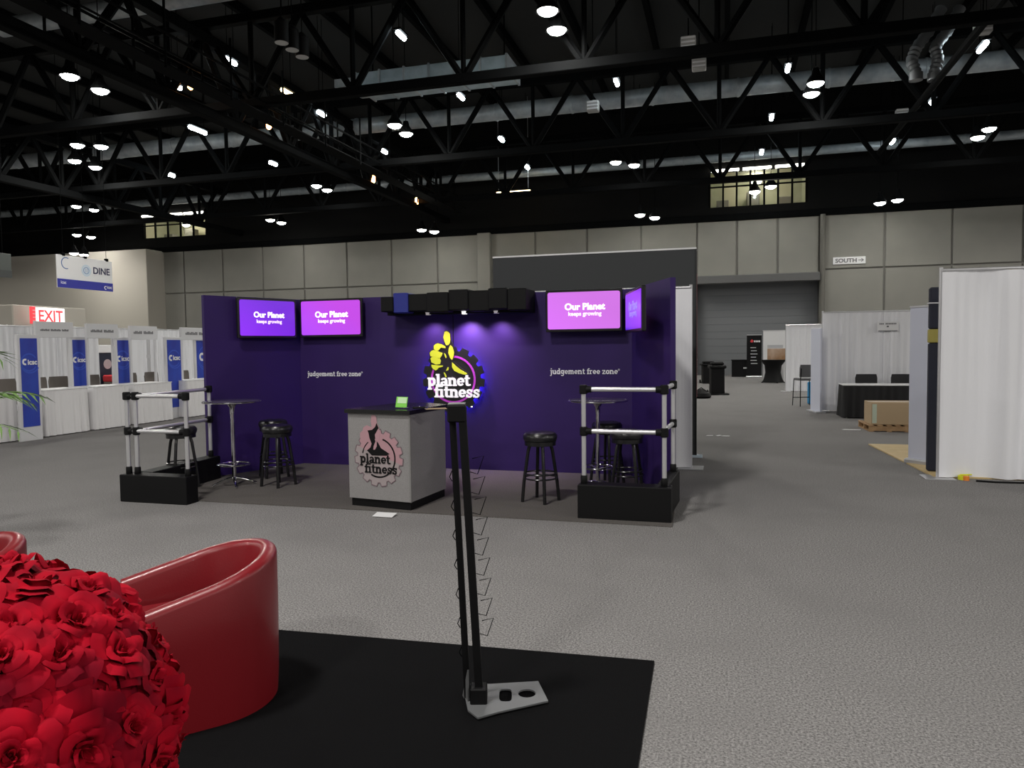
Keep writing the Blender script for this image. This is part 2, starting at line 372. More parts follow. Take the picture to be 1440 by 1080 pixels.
for Y, lab in ((12.5, 'black steel roof truss nearest the camera crossing the hall above the booth'),
               (21, 'black roof truss just in front of the big ventilation box, crossing the hall'),
               (29.3, 'black roof truss crossing the hall below the long pale duct'),
               (37.5, 'black roof truss farthest away, running close to the back wall')):
    st = X0-1.8-3.6*13
    truss(3.6*27, 9.6, 12.3, 3.6, .14, lab, 'x', Y, st)
Xa = hz(300, 150, 9.6).x
truss(44, 9.3, 11.6, 3.2, .16, 'black truss running away from the camera with amber bulbs along it', 'y', Xa, -2)
truss(44, 9.3, 11.6, 3.2, .16, 'black truss running away at far left, beyond the truss with amber bulbs', 'y', Xa*1.9, -2)
truss(44, 9.6, 11.9, 3.2, .12, 'black truss running away overhead at the right of the hall', 'y', 17.5, -2)
# catwalk beams beside the amber truss
cwk = thing('catwalk', 'dark narrow catwalk hung along the truss with amber bulbs', 'catwalk', (Xa+1.4, 0, 0))
obj('deck', S().box(-.3, .3, 2, 40, 9.3, 9.34), m_steel, cwk)
for sx in (-.5, .5):
    obj('rail', S().tube([(sx, 2, 10), (sx, 40, 10)], .04, 6), m_steel, cwk)
    obj('rail', S().tube([(sx, 2, 9.55), (sx, 40, 9.55)], .03, 6), m_steel, cwk)
me = S().tube([(0,0,9.1), (0,0,10.9)], .035, 6).mesh('hanger', m_steel)
for i in range(14):
    for sx in (-.5, .5): obj('hanger', me, m_steel, cwk, loc=(sx, 3+i*2.7, 0))
for k, (px, py) in enumerate(((268,118),(378,175),(525,252),(586,283))):
    p = hx(px, py, Xa+.12)
    t = thing('amber_bulb', ['small amber bulb on the dark truss, uppermost of the four', 'small amber bulb on the dark truss, second from the top', 'small amber bulb on the dark truss, third from the top', 'small amber bulb on the dark truss, lowest of the four'][k], 'lamp', p, 0, 'amber bulbs along the catwalk truss')
    obj('bulb', S().lathe([(.03,-.18),(.09,-.12),(.09,.12),(.04,.2)], 10), m_amber, t); obj('socket', S().lathe([(.05,.2),(.07,.24),(.07,.36)], 10), m_steel, t); obj('hanger_rod', S().tube([(0,0,.3),(0,0,11.5-p.z)], .02, 6), m_steel, t)
def duct(name, label, p, q, r, m=m_galv):
    t = thing(name, label, 'duct', tuple(p)); d = Vector(q)-Vector(p); L = d.length
    obj('duct_pipe', S().tube([(0,0,0), tuple(d)], r, 20), m, t)
    n = int(L/3.2); s = d/n
    me = S().tube([tuple(s*-.012), tuple(s*.012)], r*1.07, 20).mesh('joint_ring', m)
    for i in range(1, n): obj('joint_ring', me, m, t, loc=tuple(s*i))
    return t
duct('ventilation_duct', 'long pale round duct crossing the whole hall under the roof', (-58, 30.4, 11.6), (46, 30.4, 11.6), .34)
duct('ventilation_duct', 'pale round duct overhead in front of the big ventilation box', (-24, 20.3, 12.9), (-1.5, 20.3, 12.9), .30)
duct('ventilation_duct', 'thin pale duct high in the upper right of the roof', (-5, 23.0, 13.6), (40, 23.0, 13.6), .2)
duct('ventilation_duct', 'far pale duct near the back wall above the lit windows', (-58, 40.6, 11.4), (44, 40.6, 11.4), .22)
a = hy(500, 122, 24.5); b = hy(712, 76, 24.5)
t = thing('ventilation_box', 'large bluish sheet metal ventilation box hung between the trusses', 'duct', (a.x, 24.5, a.z))
Wd, Hh = b.x-a.x, b.z-a.z
obj('casing', S().box(0, Wd, 0, 1.6, 0, Hh, .03), m_galvblue, t)
for i in range(7): obj('seam_rib', S().box(Wd*i/6-.04, Wd*i/6+.04, -.04, 1.64, -.03, Hh+.03, .01), m_galv, t)
obj('intake_hood', S().prism([(-.9,.1),(0,.1),(0,1.5),(-.5,1.5)], .1, Hh-.1), m_galv, t)
for x in (.3, Wd-.3): obj('hanger_rod', S().tube([(x,.8,Hh), (x,.8,CZ-a.z)], .03, 6), m_steel, t)
p1 = hz(1410, 0, 10.0); p2 = hz(1165, 290, 10.0)
t = thing('conduit', 'straight dark conduit running away under the roof at right', 'pipe', (p1.x, p1.y-2, 10))
obj('pipe', S().tube([(0,0,0), (0, 38-p1.y, 0)], .11, 10), m_steel, t)
for k, dx in enumerate((0, 1.0)):
    p = hy(1288+26*k, 108, 27)
    t = thing('flexible_duct', ['left of two drooping silver flexible ducts joined to the long duct', 'right of two drooping silver flexible ducts joined to the long duct'][k], 'duct', p, 0, 'silver flexible ducts')
    pts = [(0, 0, .1), (-.12*(1-2*k), .1, .55), (.05, .2, 1.0), (.5, .4, 1.6), (.9, .6, 2.4)]
    pp = []; rr = []
    for i in range(len(pts)-1):
        for j in range(6):
            u = j/6; A, B = Vector(pts[i]), Vector(pts[i+1]); pp.append(A.lerp(B, u)); rr.append(.19 if j % 2 else .155)
    obj('duct_hose', S().tube(pp, rr, 12), mat('silver_foil', (.16,.17,.18), .4, metal=.3), t); obj('collar', S().lathe([(.21,-.12),(.21,.12)], 12), MATS['silver_foil'], t)

# ------------------------------------------------------------------ roof lamps
def lamp_meshes():
    lp = [(.0001,-.13),(.12,-.115),(.21,-.07),(.26,0)]; lens = S().lathe(lp, 16, cap=False).mesh('lens', m_lamp), S().lathe(lp, 16, cap=False).mesh('lens', m_lamp_far)
    hs = S().lathe([(.27,-.02),(.30,-.02),(.27,.10),(.14,.30),(.10,.48),(.02,.5)], 20, cap=False).mesh('housing', m_steel)
    return lens, hs
lens, hs = lamp_meshes()
ref0 = S().tube([(0,0,0),(0,0,1)], .015, 5).mesh('suspension_cable', m_steel)
def high_bay(p, label, group):
    t = thing('high_bay_lamp', label, 'lamp', p, 0, group)
    far = p[1] > 33
    obj('lens', lens[far], None, t, loc=(0,0,.005)); obj('housing', hs, m_steel, t); c = obj('suspension_cable', ref0, m_steel, t, loc=(0,0,.45)); c.scale.z = CZ-p[2]-.45
HB = [(770,15,783,42,'at the top middle of the photo'), (98,107,141,127,'at upper left, brightest on that side'), (555,176,571,188,'above the left part of the purple booth'),
      (1147,117,1141,132,'in front of the long duct at right'), (866,228,868,234,'above the right end of the charcoal panel'), (1391,181,1375,193,'at the far right under the roof'),
      (105,226,134,235,'at left below the brightest left pair'), (109,204,121,208,'at left, thin pair just above a brighter one'), (107,290,132,295,'at left, low in the row toward the exit'),
      (445,261,460,267,'above the left screens, far off'), (1084,262,1083,268,'in front of the lit windows at right'), (380,309,395,313,'above the screens, very far off'),
      (108,330,128,333,'above the hanging dining sign, far off'), (593,323,601,326,'just above the far wall, left of middle'), (900,302,900,307,'just above the far wall, right of middle'), (1262,281,1258,284,'low at right, just above the far wall'), (104,356,118,358,'smallest of all, just above the dining sign')]
def roof_pos(px, py, z=10.2, ym=38.8):
    d = ray(px, py)
    p = hz(px, py, z)
    if p.y > ym: p = hy(px, py, ym)
    return p
for i, (ax, ay, bx_, by_, lab) in enumerate(HB):
    ym = 37.4 if i == 16 else 38.8; pa, pb = roof_pos(ax, ay, ym=ym), roof_pos(bx_, by_, ym=ym)
    if abs(pa.x-pb.x) < .75 and (pa-pb).length < .9: pb.x = pa.x + (.75 if bx_ >= ax else -.75)
    for k, pp_ in enumerate((pa, pb)):
        high_bay(pp_, ('first' if k == 0 else 'second') + ' lamp of the pair ' + lab, 'round high bay lamps hung in pairs')
# hung strip lights
STR = [(324,86,14,0),(452,160,10,0),(278,183,20,0),(540,213,7,0),(384,230,9,0),(564,50,8,0),(648,136,9,0),(705,196,9,0),(741,235,6,0),(867,116,10,0),(1108,96,11,0),(1382,66,18,0),(1085,165,5,0),(1071,214,7,0),(1255,199,9,0),(1311,143,6,0),(404,130,16,1),(722,271,32,1),(247,121,8,0),(240,246,5,0)]
names = ['bright short strip lamp high at upper left', 'cold strip lamp right of the amber bulbs', 'long cold strip lamp in front of the pale duct at left', 'small strip lamp below the pair above the left booth side',
 'strip lamp far off at left centre', 'strip lamp by the top edge near the ventilation box', 'strip lamp just below the ventilation box', 'strip lamp right of the pair above the booth', 'tiny strip lamp far off near the middle',
 'upright looking strip lamp right of middle by the duct', 'strip lamp above the duct, left of the bright right pair', 'long strip lamp at the upper right corner', 'tiny strip lamp above the lit windows', 'strip lamp hung over the lit windows',
 'strip lamp over the southern sign', 'faint strip lamp by the dark conduit', 'warm strip lamp at upper left beside the catwalk', 'long warm strip lamp far off above the charcoal panel', 'small strip lamp at far upper left', 'tiny distant strip lamp below the left duct']
for (px, py, wpx, wm), lab in zip(STR, names):
    p = roof_pos(px, py, 11.2); dist = Vector((p.x, p.y)).length; L = max(.5, min(2.2, wpx*dist/1040*1.5)); m_ = m_warm if wm else m_strip
    t = thing('strip_lamp', lab, 'lamp', p, PI/2 if wpx < 30 else 0, 'strip lamps hung under the roof')
    r_ = .045 + .0012*dist
    obj('tube', S().tube([(-L/2,0,0),(L/2,0,0)], r_, 8), m_, t); obj('reflector', S().box(-L/2-.05, L/2+.05, -r_*1.6, r_*1.6, r_, r_+.06, .01), m_steel, t)
    me = S().tube([(0,0,.08),(0,0,CZ-p.z)], .012, 5).mesh('hanger_wire', m_steel if p.z > 11 else m_alu)
    for sx in (-L/2+.1, L/2-.1): obj('hanger_wire', me, m_alu, t, loc=(sx,0,0))
# pendant loudspeakers and small boxes
for k, (px, py) in enumerate(((396,60),(411,70),(425,80))):
    t = thing('pendant_speaker', ['left', 'middle', 'right'][k]+' of three round black pendants with pale undersides hung high above the booth', 'loudspeaker', hz(px, py, 10.4), 0, 'round black pendants')
    obj('body', S().lathe([(.2,.0),(.2,.55),(.06,.7)], 16), m_black, t); obj('grille', S().lathe([(.0001,-.01),(.19,-.01)], 16, cap=False), mat('pale_grille', (.45,.45,.44), .7), t); obj('cable', S().tube([(0,0,.7),(0,0,CZ-10.4)], .015, 5), m_steel, t)
for k, (px, py) in enumerate(((968,62),(983,90),(834,150),(1268,161),(1382,38),(113,228),(618,408))):
    if k > 4: break
    t = thing('ceiling_speaker', ['small grey loudspeaker box high above the right screens', 'small grey loudspeaker box just below another one above the right screens', 'pale louvered box under the pale duct right of middle', 'pale louvered box hung beside the dark conduit', 'pale louvered box at the upper right corner of the roof'][k], 'loudspeaker', hz(px, py, 10.6))
    obj('cabinet', S().box(-.22, .22, -.15, .15, -.2, .2, .03), mat('grey_cabinet', (.35,.35,.34), .6), t); obj('hanger', S().tube([(0,0,.2),(0,0,CZ-10.6)], .02, 5), m_steel, t)
    for i in range(3): obj('louver', S().box(-.2, .2, -.17, -.15, -.13+i*.12, -.08+i*.12, .005), m_offwhite, t)

# ------------------------------------------------------------------ the purple booth
PL, PR = Vector((-6.03, 9.68, 0)), Vector((-1.15, 9.68, 0)); FL, FR = Vector((-6.62, 8.33, 0)), Vector((-.56, 8.22, 0))
bc = obj('booth_carpet', S().prism([(-6.75,7.0),(-.46,7.0),(-.50,8.15),(-.60,8.25),(-1.17,9.67),(-6.01,9.67),(-6.59,8.33),(-6.75,8.28)], .002, .012), m_boothcarpet)
tag(bc, 'dark grey brown carpet laid under the purple booth', 'carpet')
BH = 2.44
booth = thing('booth_wall', 'dark purple three sided exhibition booth wall', 'wall', (0,0,0))
bwp = obj('back_panel', S().box(PL.x-.05, PR.x+.05, 9.68, 9.74, 0, BH), m_purple, booth)
for k in range(1, 5):
    x = PL.x+(PR.x-PL.x)*k/5
def side(p, q, nm):
    d = (q-p); n = Vector((d.y, -d.x, 0)).normalized()*.06
    return obj(nm, S().prism([(p.x,p.y),(q.x,q.y),(q.x-n.x,q.y-n.y),(p.x-n.x,p.y-n.y)], 0, BH), m_purple, booth)
side(FL, PL, 'side_panel'); side(PR, FR, 'side_panel')
obj('panel_seam', S().box(-3.62, -3.612, 9.676, 9.68, .02, BH-.02), m_black, booth)

# black light hood over the booth wall
hd = thing('light_hood', 'row of black box shaped light covers along the top of the purple wall', 'light cover', (0, 9.4, 0))
hxs = [540, 557, 577, 604, 634, 661, 690, 716, 742]
zz = [0, .05, .03, .04, .07, .05, .07, .06, .05]
for i in range(8):
    x0 = hy(hxs[i], 420, 9.3).x; x1 = hy(hxs[i+1], 420, 9.3).x
    obj('box_cover', S().box(x0, x1+.006, -.22+.02*(i % 3), .27, 2.20-.02*(i % 2), 2.40+zz[i], .012), mat('dark_blue_gel', (.012,.02,.22), .5) if i == 1 else m_black, hd, label='blue tinted box cover' if i == 1 else None)
obj('mounting_bar', S().box(hy(540,420,9.3).x, hy(742,420,9.3).x, .0, .28, 2.16, 2.20), m_black, hd)
for k, (px, en) in enumerate(((601,22),(652,60),(697,24))):
    x = hy(px, 432, 9.4).x
    ls = obj('downlight', S().lathe([(.0001,2.155),(.035,2.155),(.045,2.19)], 14, c=(x, .03, 0), cap=False), m_led if k == 1 else mat('dim_led', (1,1,1), .5, emit=(1,.9,.9), es=.15), hd)
    ld = bpy.data.lights.new('downlight_glow', 'SPOT'); ld.energy = en; ld.color = (.92,.62,1); ld.spot_size = rad(115); ld.spot_blend = 1; ld.shadow_soft_size = .03
    lo = bpy.data.objects.new('downlight_glow', ld); C.objects.link(lo); lo.location = (x, .08, 2.14); lo.parent = hd; lo.rotation_euler = (rad(12), 0, 0)

# the gear emblem: units 1/380 of the gear radius
def gear_pts(cx, cz, k, ro=372, ri=325, n=15, ph=18):
    out = []
    for i in range(n):
        a = ph+i*360/n
        for da, r in ((-9.2, ri), (-6.3, ro), (6.3, ro), (9.2, ri)):
            out.append((cx+r*k*cos(rad(a+da)), cz+r*k*sin(rad(a+da))))
    return out
HANDY = {
 'thumb': [(430,112),(452,104),(475,112),(492,135),(497,200),(490,240),(470,262),(447,262),(428,222),(415,170)],
 'palm_heel': [(498,262),(522,285),(540,345),(530,400),(515,430),(492,405),(472,350),(478,300)],
 'finger': [(298,268),(320,248),(347,240),(390,250),(435,275),(438,295),(382,290),(355,320),(325,330),(297,305)],
 'finger_b': [(247,348),(268,324),(292,315),(345,330),(402,350),(392,378),(370,410),(310,398),(256,386)],
 'finger_c': [(254,412),(268,396),(290,390),(370,415),(381,440),(370,475),(320,480),(266,456)],
 'finger_d': [(265,482),(310,485),(350,490),(405,492),(400,506),(350,516),(340,532),(315,548),(285,530),(268,508)],
 'forearm': [(515,455),(550,490),(600,530),(650,560),(697,583),(670,597),(600,580),(540,552),(515,512)],
 'accent': [(412,570),(424,572),(440,600),(445,625),(430,618)], 'accent_b': [(420,352),(436,362),(450,398),(440,408),(428,380)], 'accent_c': [(462,510),(474,514),(466,545),(440,552)]}
HANDB = [(425,100),(455,96),(482,104),(500,135),(506,205),(530,250),(548,345),(538,410),(526,440),(620,520),(710,582),(690,602),(640,610),(420,625),(392,590),(350,555),(300,555),(268,520),(255,460),(242,400),(240,340),(285,300),(295,262),(345,232),(425,258),(412,180)]
def emblem(parent, cx, cz, k, y, wall=True):
    P = lambda pts: [(cx+(a-520)*k, cz-(b-650)*k) for a, b in pts]
    if wall:
        g = obj('gear_disc', S().fprism(gear_pts(cx, cz, k), y-.02, y), m_gear, parent); f = y-.02
        obj('ring', S().stroke([(cx+258*k*cos(2*PI*i/60), cz+258*k*sin(2*PI*i/60)) for i in range(60)], 22*k, f-.006, f, True), m_magenta, parent)
        obj('hand_dark_shape', S().fprism(P(HANDB), f-.012, f), m_gear, parent)  # black body of the hand, part of the emblem design
        for nm, pts in HANDY.items(): obj(nm.split('_')[0] if nm != 'palm_heel' else nm, S().fprism(P(pts), f-.02, f-.012), m_yellow, parent)
        slab('lettering', 'planet', cx-302*k, cz-72*k, 510*k, m_signwhite, parent, f-.035, f, 'white slab lettering')
        slab('lettering', 'fitness', cx-225*k, cz-202*k, 548*k, m_signwhite, parent, f-.035, f, 'white slab lettering')
        obj('indicator', S().lathe([(.0001,0),(.012,0),(.012,.01)], 12), m_led, parent, loc=(cx+220*k, f-.01, cz-310*k))
    else:
        gp = gear_pts(cx, cz, k)
        obj('gear_print', S().fprism(gp, y-.0015, y), mat('pale_pink_print', (.335,.285,.29), .5), parent)
        obj('gear_outline', S().stroke(gp, 13*k, y-.003, y, True), m_mauve, parent)
        obj('gear_fill', S().fprism([p for p in gear_pts(cx, cz, k*.97) if (p[1]-cz)*1.0+(p[0]-cx)*.35 > 30*k], y-.0025, y), m_pink, parent)
        obj('ring', S().stroke([(cx+250*k*cos(rad(a)), cz+250*k*sin(rad(a))) for a in range(-118, 78, 4)], 20*k, y-.0045, y), m_black, parent)
        obj('ring', S().stroke([(cx+250*k*cos(rad(a)), cz+250*k*sin(rad(a))) for a in range(128, 172, 4)], 14*k, y-.0045, y), m_black, parent)
        obj('hand_print', S().fprism(P(HANDB), y-.004, y), m_pink, parent)
        obj('hand_dark_shape', S().fprism(P([(500,200),(530,262),(505,300),(470,350),(480,420),(520,455),(560,520),(690,590),(640,615),(420,622),(345,560),(400,520),(420,470),(390,400),(375,330),(360,300),(430,290),(480,250)]), y-.006, y), m_black, parent)  # dark shape of the printed hand
        obj('pink_accent', S().fprism(P([(450,500),(480,440),(470,400),(500,420),(500,500),(470,545),(445,545)]), y-.0068, y-.006), m_pink, parent)  # pink patch of the hand print
        slab('lettering', 'planet', cx-285*k, cz-72*k, 465*k, m_black, parent, y-.008, y, 'dark slab lettering')
        slab('lettering', 'fitness', cx-218*k, cz-200*k, 500*k, m_black, parent, y-.008, y, 'dark slab lettering')
lc = hy(638, 533.5, 9.62)
lg = thing('emblem_sign', 'round black gear emblem with yellow thumbs up hand and white lettering on purple wall', 'sign', (lc.x, 9.68, lc.z))
emblem(lg, 0, 0, .465/380, -.06)
obj('standoff_plate', S().lathe([(.0001,0),(.33,0),(.33,.04)], 30, cap=False).tube([(0,0,0),(0,0,.04)], .3, 20), m_black, lg, loc=(0,-.055,0)).rotation_euler = (-PI/2, 0, 0)
obj('led_strip', S().tube([(.365*cos(2*PI*i/48), -.035, .365*sin(2*PI*i/48)) for i in range(48)], .008, 6, closed=True), m_ledblue, lg, label='blue glowing strip behind the gear')
# slogans on the wall
for k, (px0, px1, py) in enumerate(((433, 508, 529), (774, 869, 526))):
    a = hy(px0, py, 9.68); b = hy(px1, py-2, 9.68)
    t = thing('slogan_lettering', ['white slab lettering below the left screens on the purple wall', 'white slab lettering below the right screens on the purple wall'][k], 'lettering', (a.x, 9.68, a.z), 0, 'white slogans on the purple wall')
    slab('letters', 'judgement free zone', 0, 0, b.x-a.x, m_white_ink, t, -.006, 0)
    obj('registered_mark', S().stroke([(b.x-a.x+.012+.010*cos(i*PI/6), .055+.010*sin(i*PI/6)) for i in range(12)], .004, -.004, 0, True), m_white_ink, t)

# screens
scr = [screen_mat('screen_violet', (.30,.03,1.0), (.18,.02,0.72), 0.72), screen_mat('screen_orchid', (.47,.07,1.0), (.56,.06,.80), 0.74), screen_mat('screen_pink', (.72,.17,.95), (.62,.16,0.76), 0.76), screen_mat('screen_indigo', (.10,.02,.85), (.28,.03,.95), 0.61)]
m_txt = mat('screen_text_glow', (1,1,1), .5, emit=(1,.9,1), es=.8); m_txt2 = mat('screen_text_dim', (1,1,1), .5, emit=(.82,.6,1), es=.68)
m_txtf = mat('screen_text_faint', (.3,.3,1), .5, emit=(.2,.1,.95), es=.8)
def tv(p, q, z0, z1, m, label, faint=False):
    """screen corners p -> q on the ground plan"""
    loc, rz, L = between(p, q)
    t = thing('wall_screen', label, 'television', (loc[0], loc[1], z0), rz, 'flat screens on the purple booth')
    h = z1-z0
    obj('bezel', S().box(-.03, L+.03, .002, .05, -.035, h+.03, .008), m_blackgloss, t)
    def rr(x0, x1, z0, z1, r):
        o = []
        for cx, cz, a in ((x1-r, z1-r, 0), (x0+r, z1-r, 90), (x0+r, z0+r, 180), (x1-r, z0+r, 270)): o += [(cx+r*cos(rad(a+i*22.5)), cz+r*sin(rad(a+i*22.5))) for i in range(5)]
        return o
    obj('screen', S().fprism(rr(0, L, 0, h, .025), -.003, .004), m, t)
    text('screen_text', 'Our Planet', L*.56, m_txtf if faint else m_txt, t, L*.52, h*.52, -.005, .002, .035)
    text('screen_text', 'keeps growing', L*.46, m_txtf if faint else m_txt2, t, L*.52, h*.36, -.005, .002, .03)
    obj('mount', S().box(L*.35, L*.65, .05, .11, h*.25, h*.75), m_black, t)
    return t
# left corner pair
nL = Vector((PL.y-FL.y, -(PL.x-FL.x), 0)).normalized(); dL = (PL-FL).normalized()
def on_line(px, py, p, d):
    r_ = ray(px, py); n = Vector((d.y, -d.x, 0)); tt = p.dot(n)/r_.dot(n); return Vector((r_.x*tt, r_.y*tt, CAM_H+r_.z*tt))
a = on_line(338, 472, FL+nL*.12, dL); b = on_line(415, 473, FL+nL*.12, dL); a2 = on_line(338, 421, FL+nL*.12, dL)
tv(a, b, a.z, a2.z, scr[0], 'violet lit television on the left side wall of the booth')
a = hy(424.5, 471.5, 9.56); b = hy(507, 470, 9.56); b2 = hy(507, 421.5, 9.56)
tv(a, b, (a.z+b.z)/2, b2.z, scr[1], 'orchid pink television on the back wall beside the left corner')
a = hy(770.5, 463.5, 9.5); b = hy(872, 461.5, 9.5); b2 = hy(872, 408.5, 9.5)
tv(a, b, (a.z+b.z)/2, b2.z, scr[2], 'brightest pink television on the back wall at right')
dR = (PR-FR).normalized(); nR = Vector((-dR.y, dR.x, 0))
p = hy(880, 460, 9.2); q = p+Vector((.22, -.80, 0))
qe = on_line(901.5, 461, p, (q-p).normalized())
tv(Vector((p.x,p.y,0)), Vector((qe.x,qe.y,0)), qe.z, on_line(901.5, 405, p, (q-p).normalized()).z, scr[3], 'violet television turned edgewise at the right corner', True)

# ------------------------------------------------------------------ railings
m_rail = m_alu
def railing(p, q, label, h=1.28, base_h=.345, bd=.2, mid=.865, posts=None, rails=None):
    loc, rz, L = between(p, q)
    t = thing('railing', label, 'railing', loc, rz, 'silver railings on black bases')
    obj('base_box', S().box(0, L, 0, bd, 0, base_h, .008), m_black, t)
    y = bd*.5
    for x in (posts or (.05, L-.08)):
        obj('post', S().tube([(x,y,base_h),(x,y,h)], .023, 14), m_rail, t)
        for z, r_ in ((base_h+.035, .034), (mid, .04), (h, .042)): obj('fitting', S().lathe([(r_*.8,z-.045),(r_,z-.035),(r_,z+.035),(r_*.8,z+.045)], 14, c=(x,y,0)), m_black, t)
        for z in (mid, h): obj('fitting', S().tube([(x,y,z),(x+(.08 if x < L/2 else -.08),y,z)], .033, 12), m_black, t)
    a_, b_ = rails or (.11, L-.14)
    for z in (mid, h): obj('rail', S().tube([(a_,y,z),(b_,y,z)], .023, 14), m_rail, t)
    return t
gL0 = hz(169, 706); gL1 = hz(271, 708); gR0 = hz(811.5, 731); gR1 = hz(944, 736.5)
yl = hz(215, 708).y; yr = (gR0.y+gR1.y)/2; gLx = hy(168.5, 700, yl).x; gLx1 = hy(262, 700, yl).x
LH = dict(h=1.20, base_h=.31, mid=.80)
railing(Vector((gLx, yl, 0)), Vector((gLx1, yl, 0)), 'silver railing on black box base, front left of the booth', posts=(.05, gLx1-gLx-.05), rails=(.11, gLx1-gLx-.12), **LH)
railing(Vector((gR0.x, yr, 0)), Vector((gR1.x, yr, 0)), 'silver railing on black box base, front right of the booth', posts=(.05, gR1.x-gR0.x-.07), rails=(.12, gR1.x-gR0.x-.14))
ps = Vector((gLx+.26, yl+.22, 0)); qs = Vector((FL.x+.20, FL.y-.02, 0)); Ls = (qs-ps).length
railing(ps, qs, 'silver railing running back along the left edge of the booth', posts=(-.11, Ls-.06), rails=(-.06, Ls-.12), **LH)
railing(Vector((gR1.x-.03, yr+.22, 0)), Vector((gR1.x+.02, FR.y-.03, 0)), 'silver railing running back along the right edge of the booth', posts=(FR.y-yr-.33,), rails=(-.10, FR.y-yr-.39), bd=.12)

# ------------------------------------------------------------------ pub tables and stools
def pub_table(p, label, rz):
    t = thing('pub_table', label, 'table', (p.x, p.y, .012), rz, 'tall chrome and glass tables in the booth')
    obj('table_top', S().lathe([(.0001,1.045),(.33,1.045),(.345,1.05),(.345,1.06),(.33,1.065),(.0001,1.065)], 40, cap=False), mat('smoked_glass', (.10,.09,.12), .08, spec=.8), t)
    obj('table_rim', S().tube([(.347*cos(2*PI*i/40), .347*sin(2*PI*i/40), 1.055) for i in range(40)], .010, 8, closed=True), m_chrome, t)
    obj('hub', S().lathe([(.09,1.04),(.06,1.02),(.032,.98),(.03,.9)], 16), m_chrome, t)
    obj('pole', S().tube([(0,0,.08),(0,0,1.0)], .026, 16), m_chrome, t)
    obj('foot_ring', S().tube([(.19*cos(2*PI*i/32), .19*sin(2*PI*i/32), .27) for i in range(32)], .010, 8, closed=True), m_chrome, t)
    for k in range(4):
        a = k*PI/2+.3; obj('ring_spoke', S().tube([(.02*cos(a),.02*sin(a),.25),(.19*cos(a),.19*sin(a),.27)], .007, 8), m_chrome, t)
    for k in range(4):
        a = k*PI/2+.7; obj('foot', S().tube([(.01*cos(a),.01*sin(a),.10),(.12*cos(a),.12*sin(a),.075),(.26*cos(a),.26*sin(a),.015)], [.022,.018,.010], 10), m_chrome, t)
    return t
pub_table(hz(330, 684), 'tall round chrome and glass table at the left side of the booth', 0)
tb = pub_table(hz(841, 690), 'tall round chrome and glass table behind the right railing', .4)
def make_stool(loc, label, rz):
    t = thing('bar_stool', label, 'stool', (loc.x, loc.y, .012), rz, 'round black bar stools in the booth')
    obj('seat', S().lathe([(.15,.66),(.178,.67),(.188,.70),(.185,.73),(.165,.755),(.12,.765),(.0001,.768)], 32), m_vinyl, t)
    obj('seat_ring', S().lathe([(.16,.62),(.172,.62),(.172,.665),(.16,.665)], 32), m_blackgloss, t)
    for k in range(4):
        a = k*PI/2; pts = [(r_*cos(a), r_*sin(a), z) for r_, z in ((.11,.64),(.135,.56),(.155,.42),(.185,.22),(.205,.0))]
        obj('leg', S().tube(pts, .019, 10), m_blackgloss, t)
    for z, r_ in ((.26,.178),(.31,.172)):
        obj('foot_ring', S().tube([(r_*cos(2*PI*i/32), r_*sin(2*PI*i/32), z) for i in range(32)], .009, 8, closed=True), m_blackgloss, t)
    return t
st0 = make_stool(hz(760.5, 706), 'black bar stool standing alone right of the counter', .45)
def stool(px, py, label, rz):
    p = hz(px, py); return dup(st0, (p.x, p.y, .012), rz, label)
stool(257, 686, 'black bar stool behind the left front railing', .25)
stool(392, 684, 'black bar stool near the left corner of the booth, in front of another', .55)
stool(386, 671, 'black bar stool hidden partly behind another in the left corner', .1)
stool(854, 681, 'black bar stool behind the right table, farther from the railing', .3)
stool(882, 701, 'black bar stool just behind the right front railing', .7)

# ------------------------------------------------------------------ reception counter
a = hz(493, 712); b = hz(578, 720); loc, rz, L = between(a, b)
c_ = hz(627, 699)
ct = thing('reception_counter', 'silver reception counter with black top and pink gear emblem', 'counter', loc, rz)
ct_inv = Matrix.Translation((loc[0], loc[1], 0)) @ Matrix.Rotation(rz, 4, 'Z'); ci = ct_inv.inverted() @ Vector((c_.x, c_.y, 0))
CP = [(0,0),(L,0),(ci.x,ci.y),(ci.x-.35,ci.y+.18),(.08,ci.y+.05)]
def off(P_, d):
    cx = sum(p[0] for p in P_)/len(P_); cy = sum(p[1] for p in P_)/len(P_)
    return [(cx+(p[0]-cx)*(1+d), cy+(p[1]-cy)*(1+d)) for p in P_]
obj('body', S().prism(off(CP,.01), .10, 1.02), m_silverlam, ct)
obj('kick_base', S().prism(off(CP,-.03), .012, .10), m_black, ct)
obj('counter_top', S().prism(off(CP,.07), 1.02, 1.062), m_blackgloss, ct)
obj('edge_strip', S().box(L-.004, L+.014, -.012, .006, .1, 1.02), mat('grey_edge', (.2,.195,.19), .5), ct)
emblem(ct, L*.50, .55, .312/380, -.008, False)
top = lambda px, py: hz(px, py, 1.074)
p = top(564, 573)
t = thing('sign_holder', 'small green and white card in a clear holder on the counter', 'sign', p, -.25)
tilt = Matrix.Rotation(rad(-14), 4, 'X')
obj('card', S().box(-.075, .075, -.004, .0, .004, .115, M=tilt), m_green, t); obj('card_face', S().box(-.055, .068, -.006, -.004, .045, .108, M=tilt), mat('pale_green_print', (.55,.8,.45), .4), t)
obj('holder_foot', S().box(-.078, .078, -.05, .04, 0, .004), m_glass, t)
p = top(590, 574.5)
t = thing('card_reader', 'flat black handheld device lying on the counter', 'device', p, .3); obj('body', S().box(-.07, .07, -.04, .04, 0, .022, .008), m_blackgloss, t); obj('white_dot', S().lathe([(.006,.022),(.006,.025)], 8), m_white, t)  # small white disc on top of the device
p = top(613, 575)
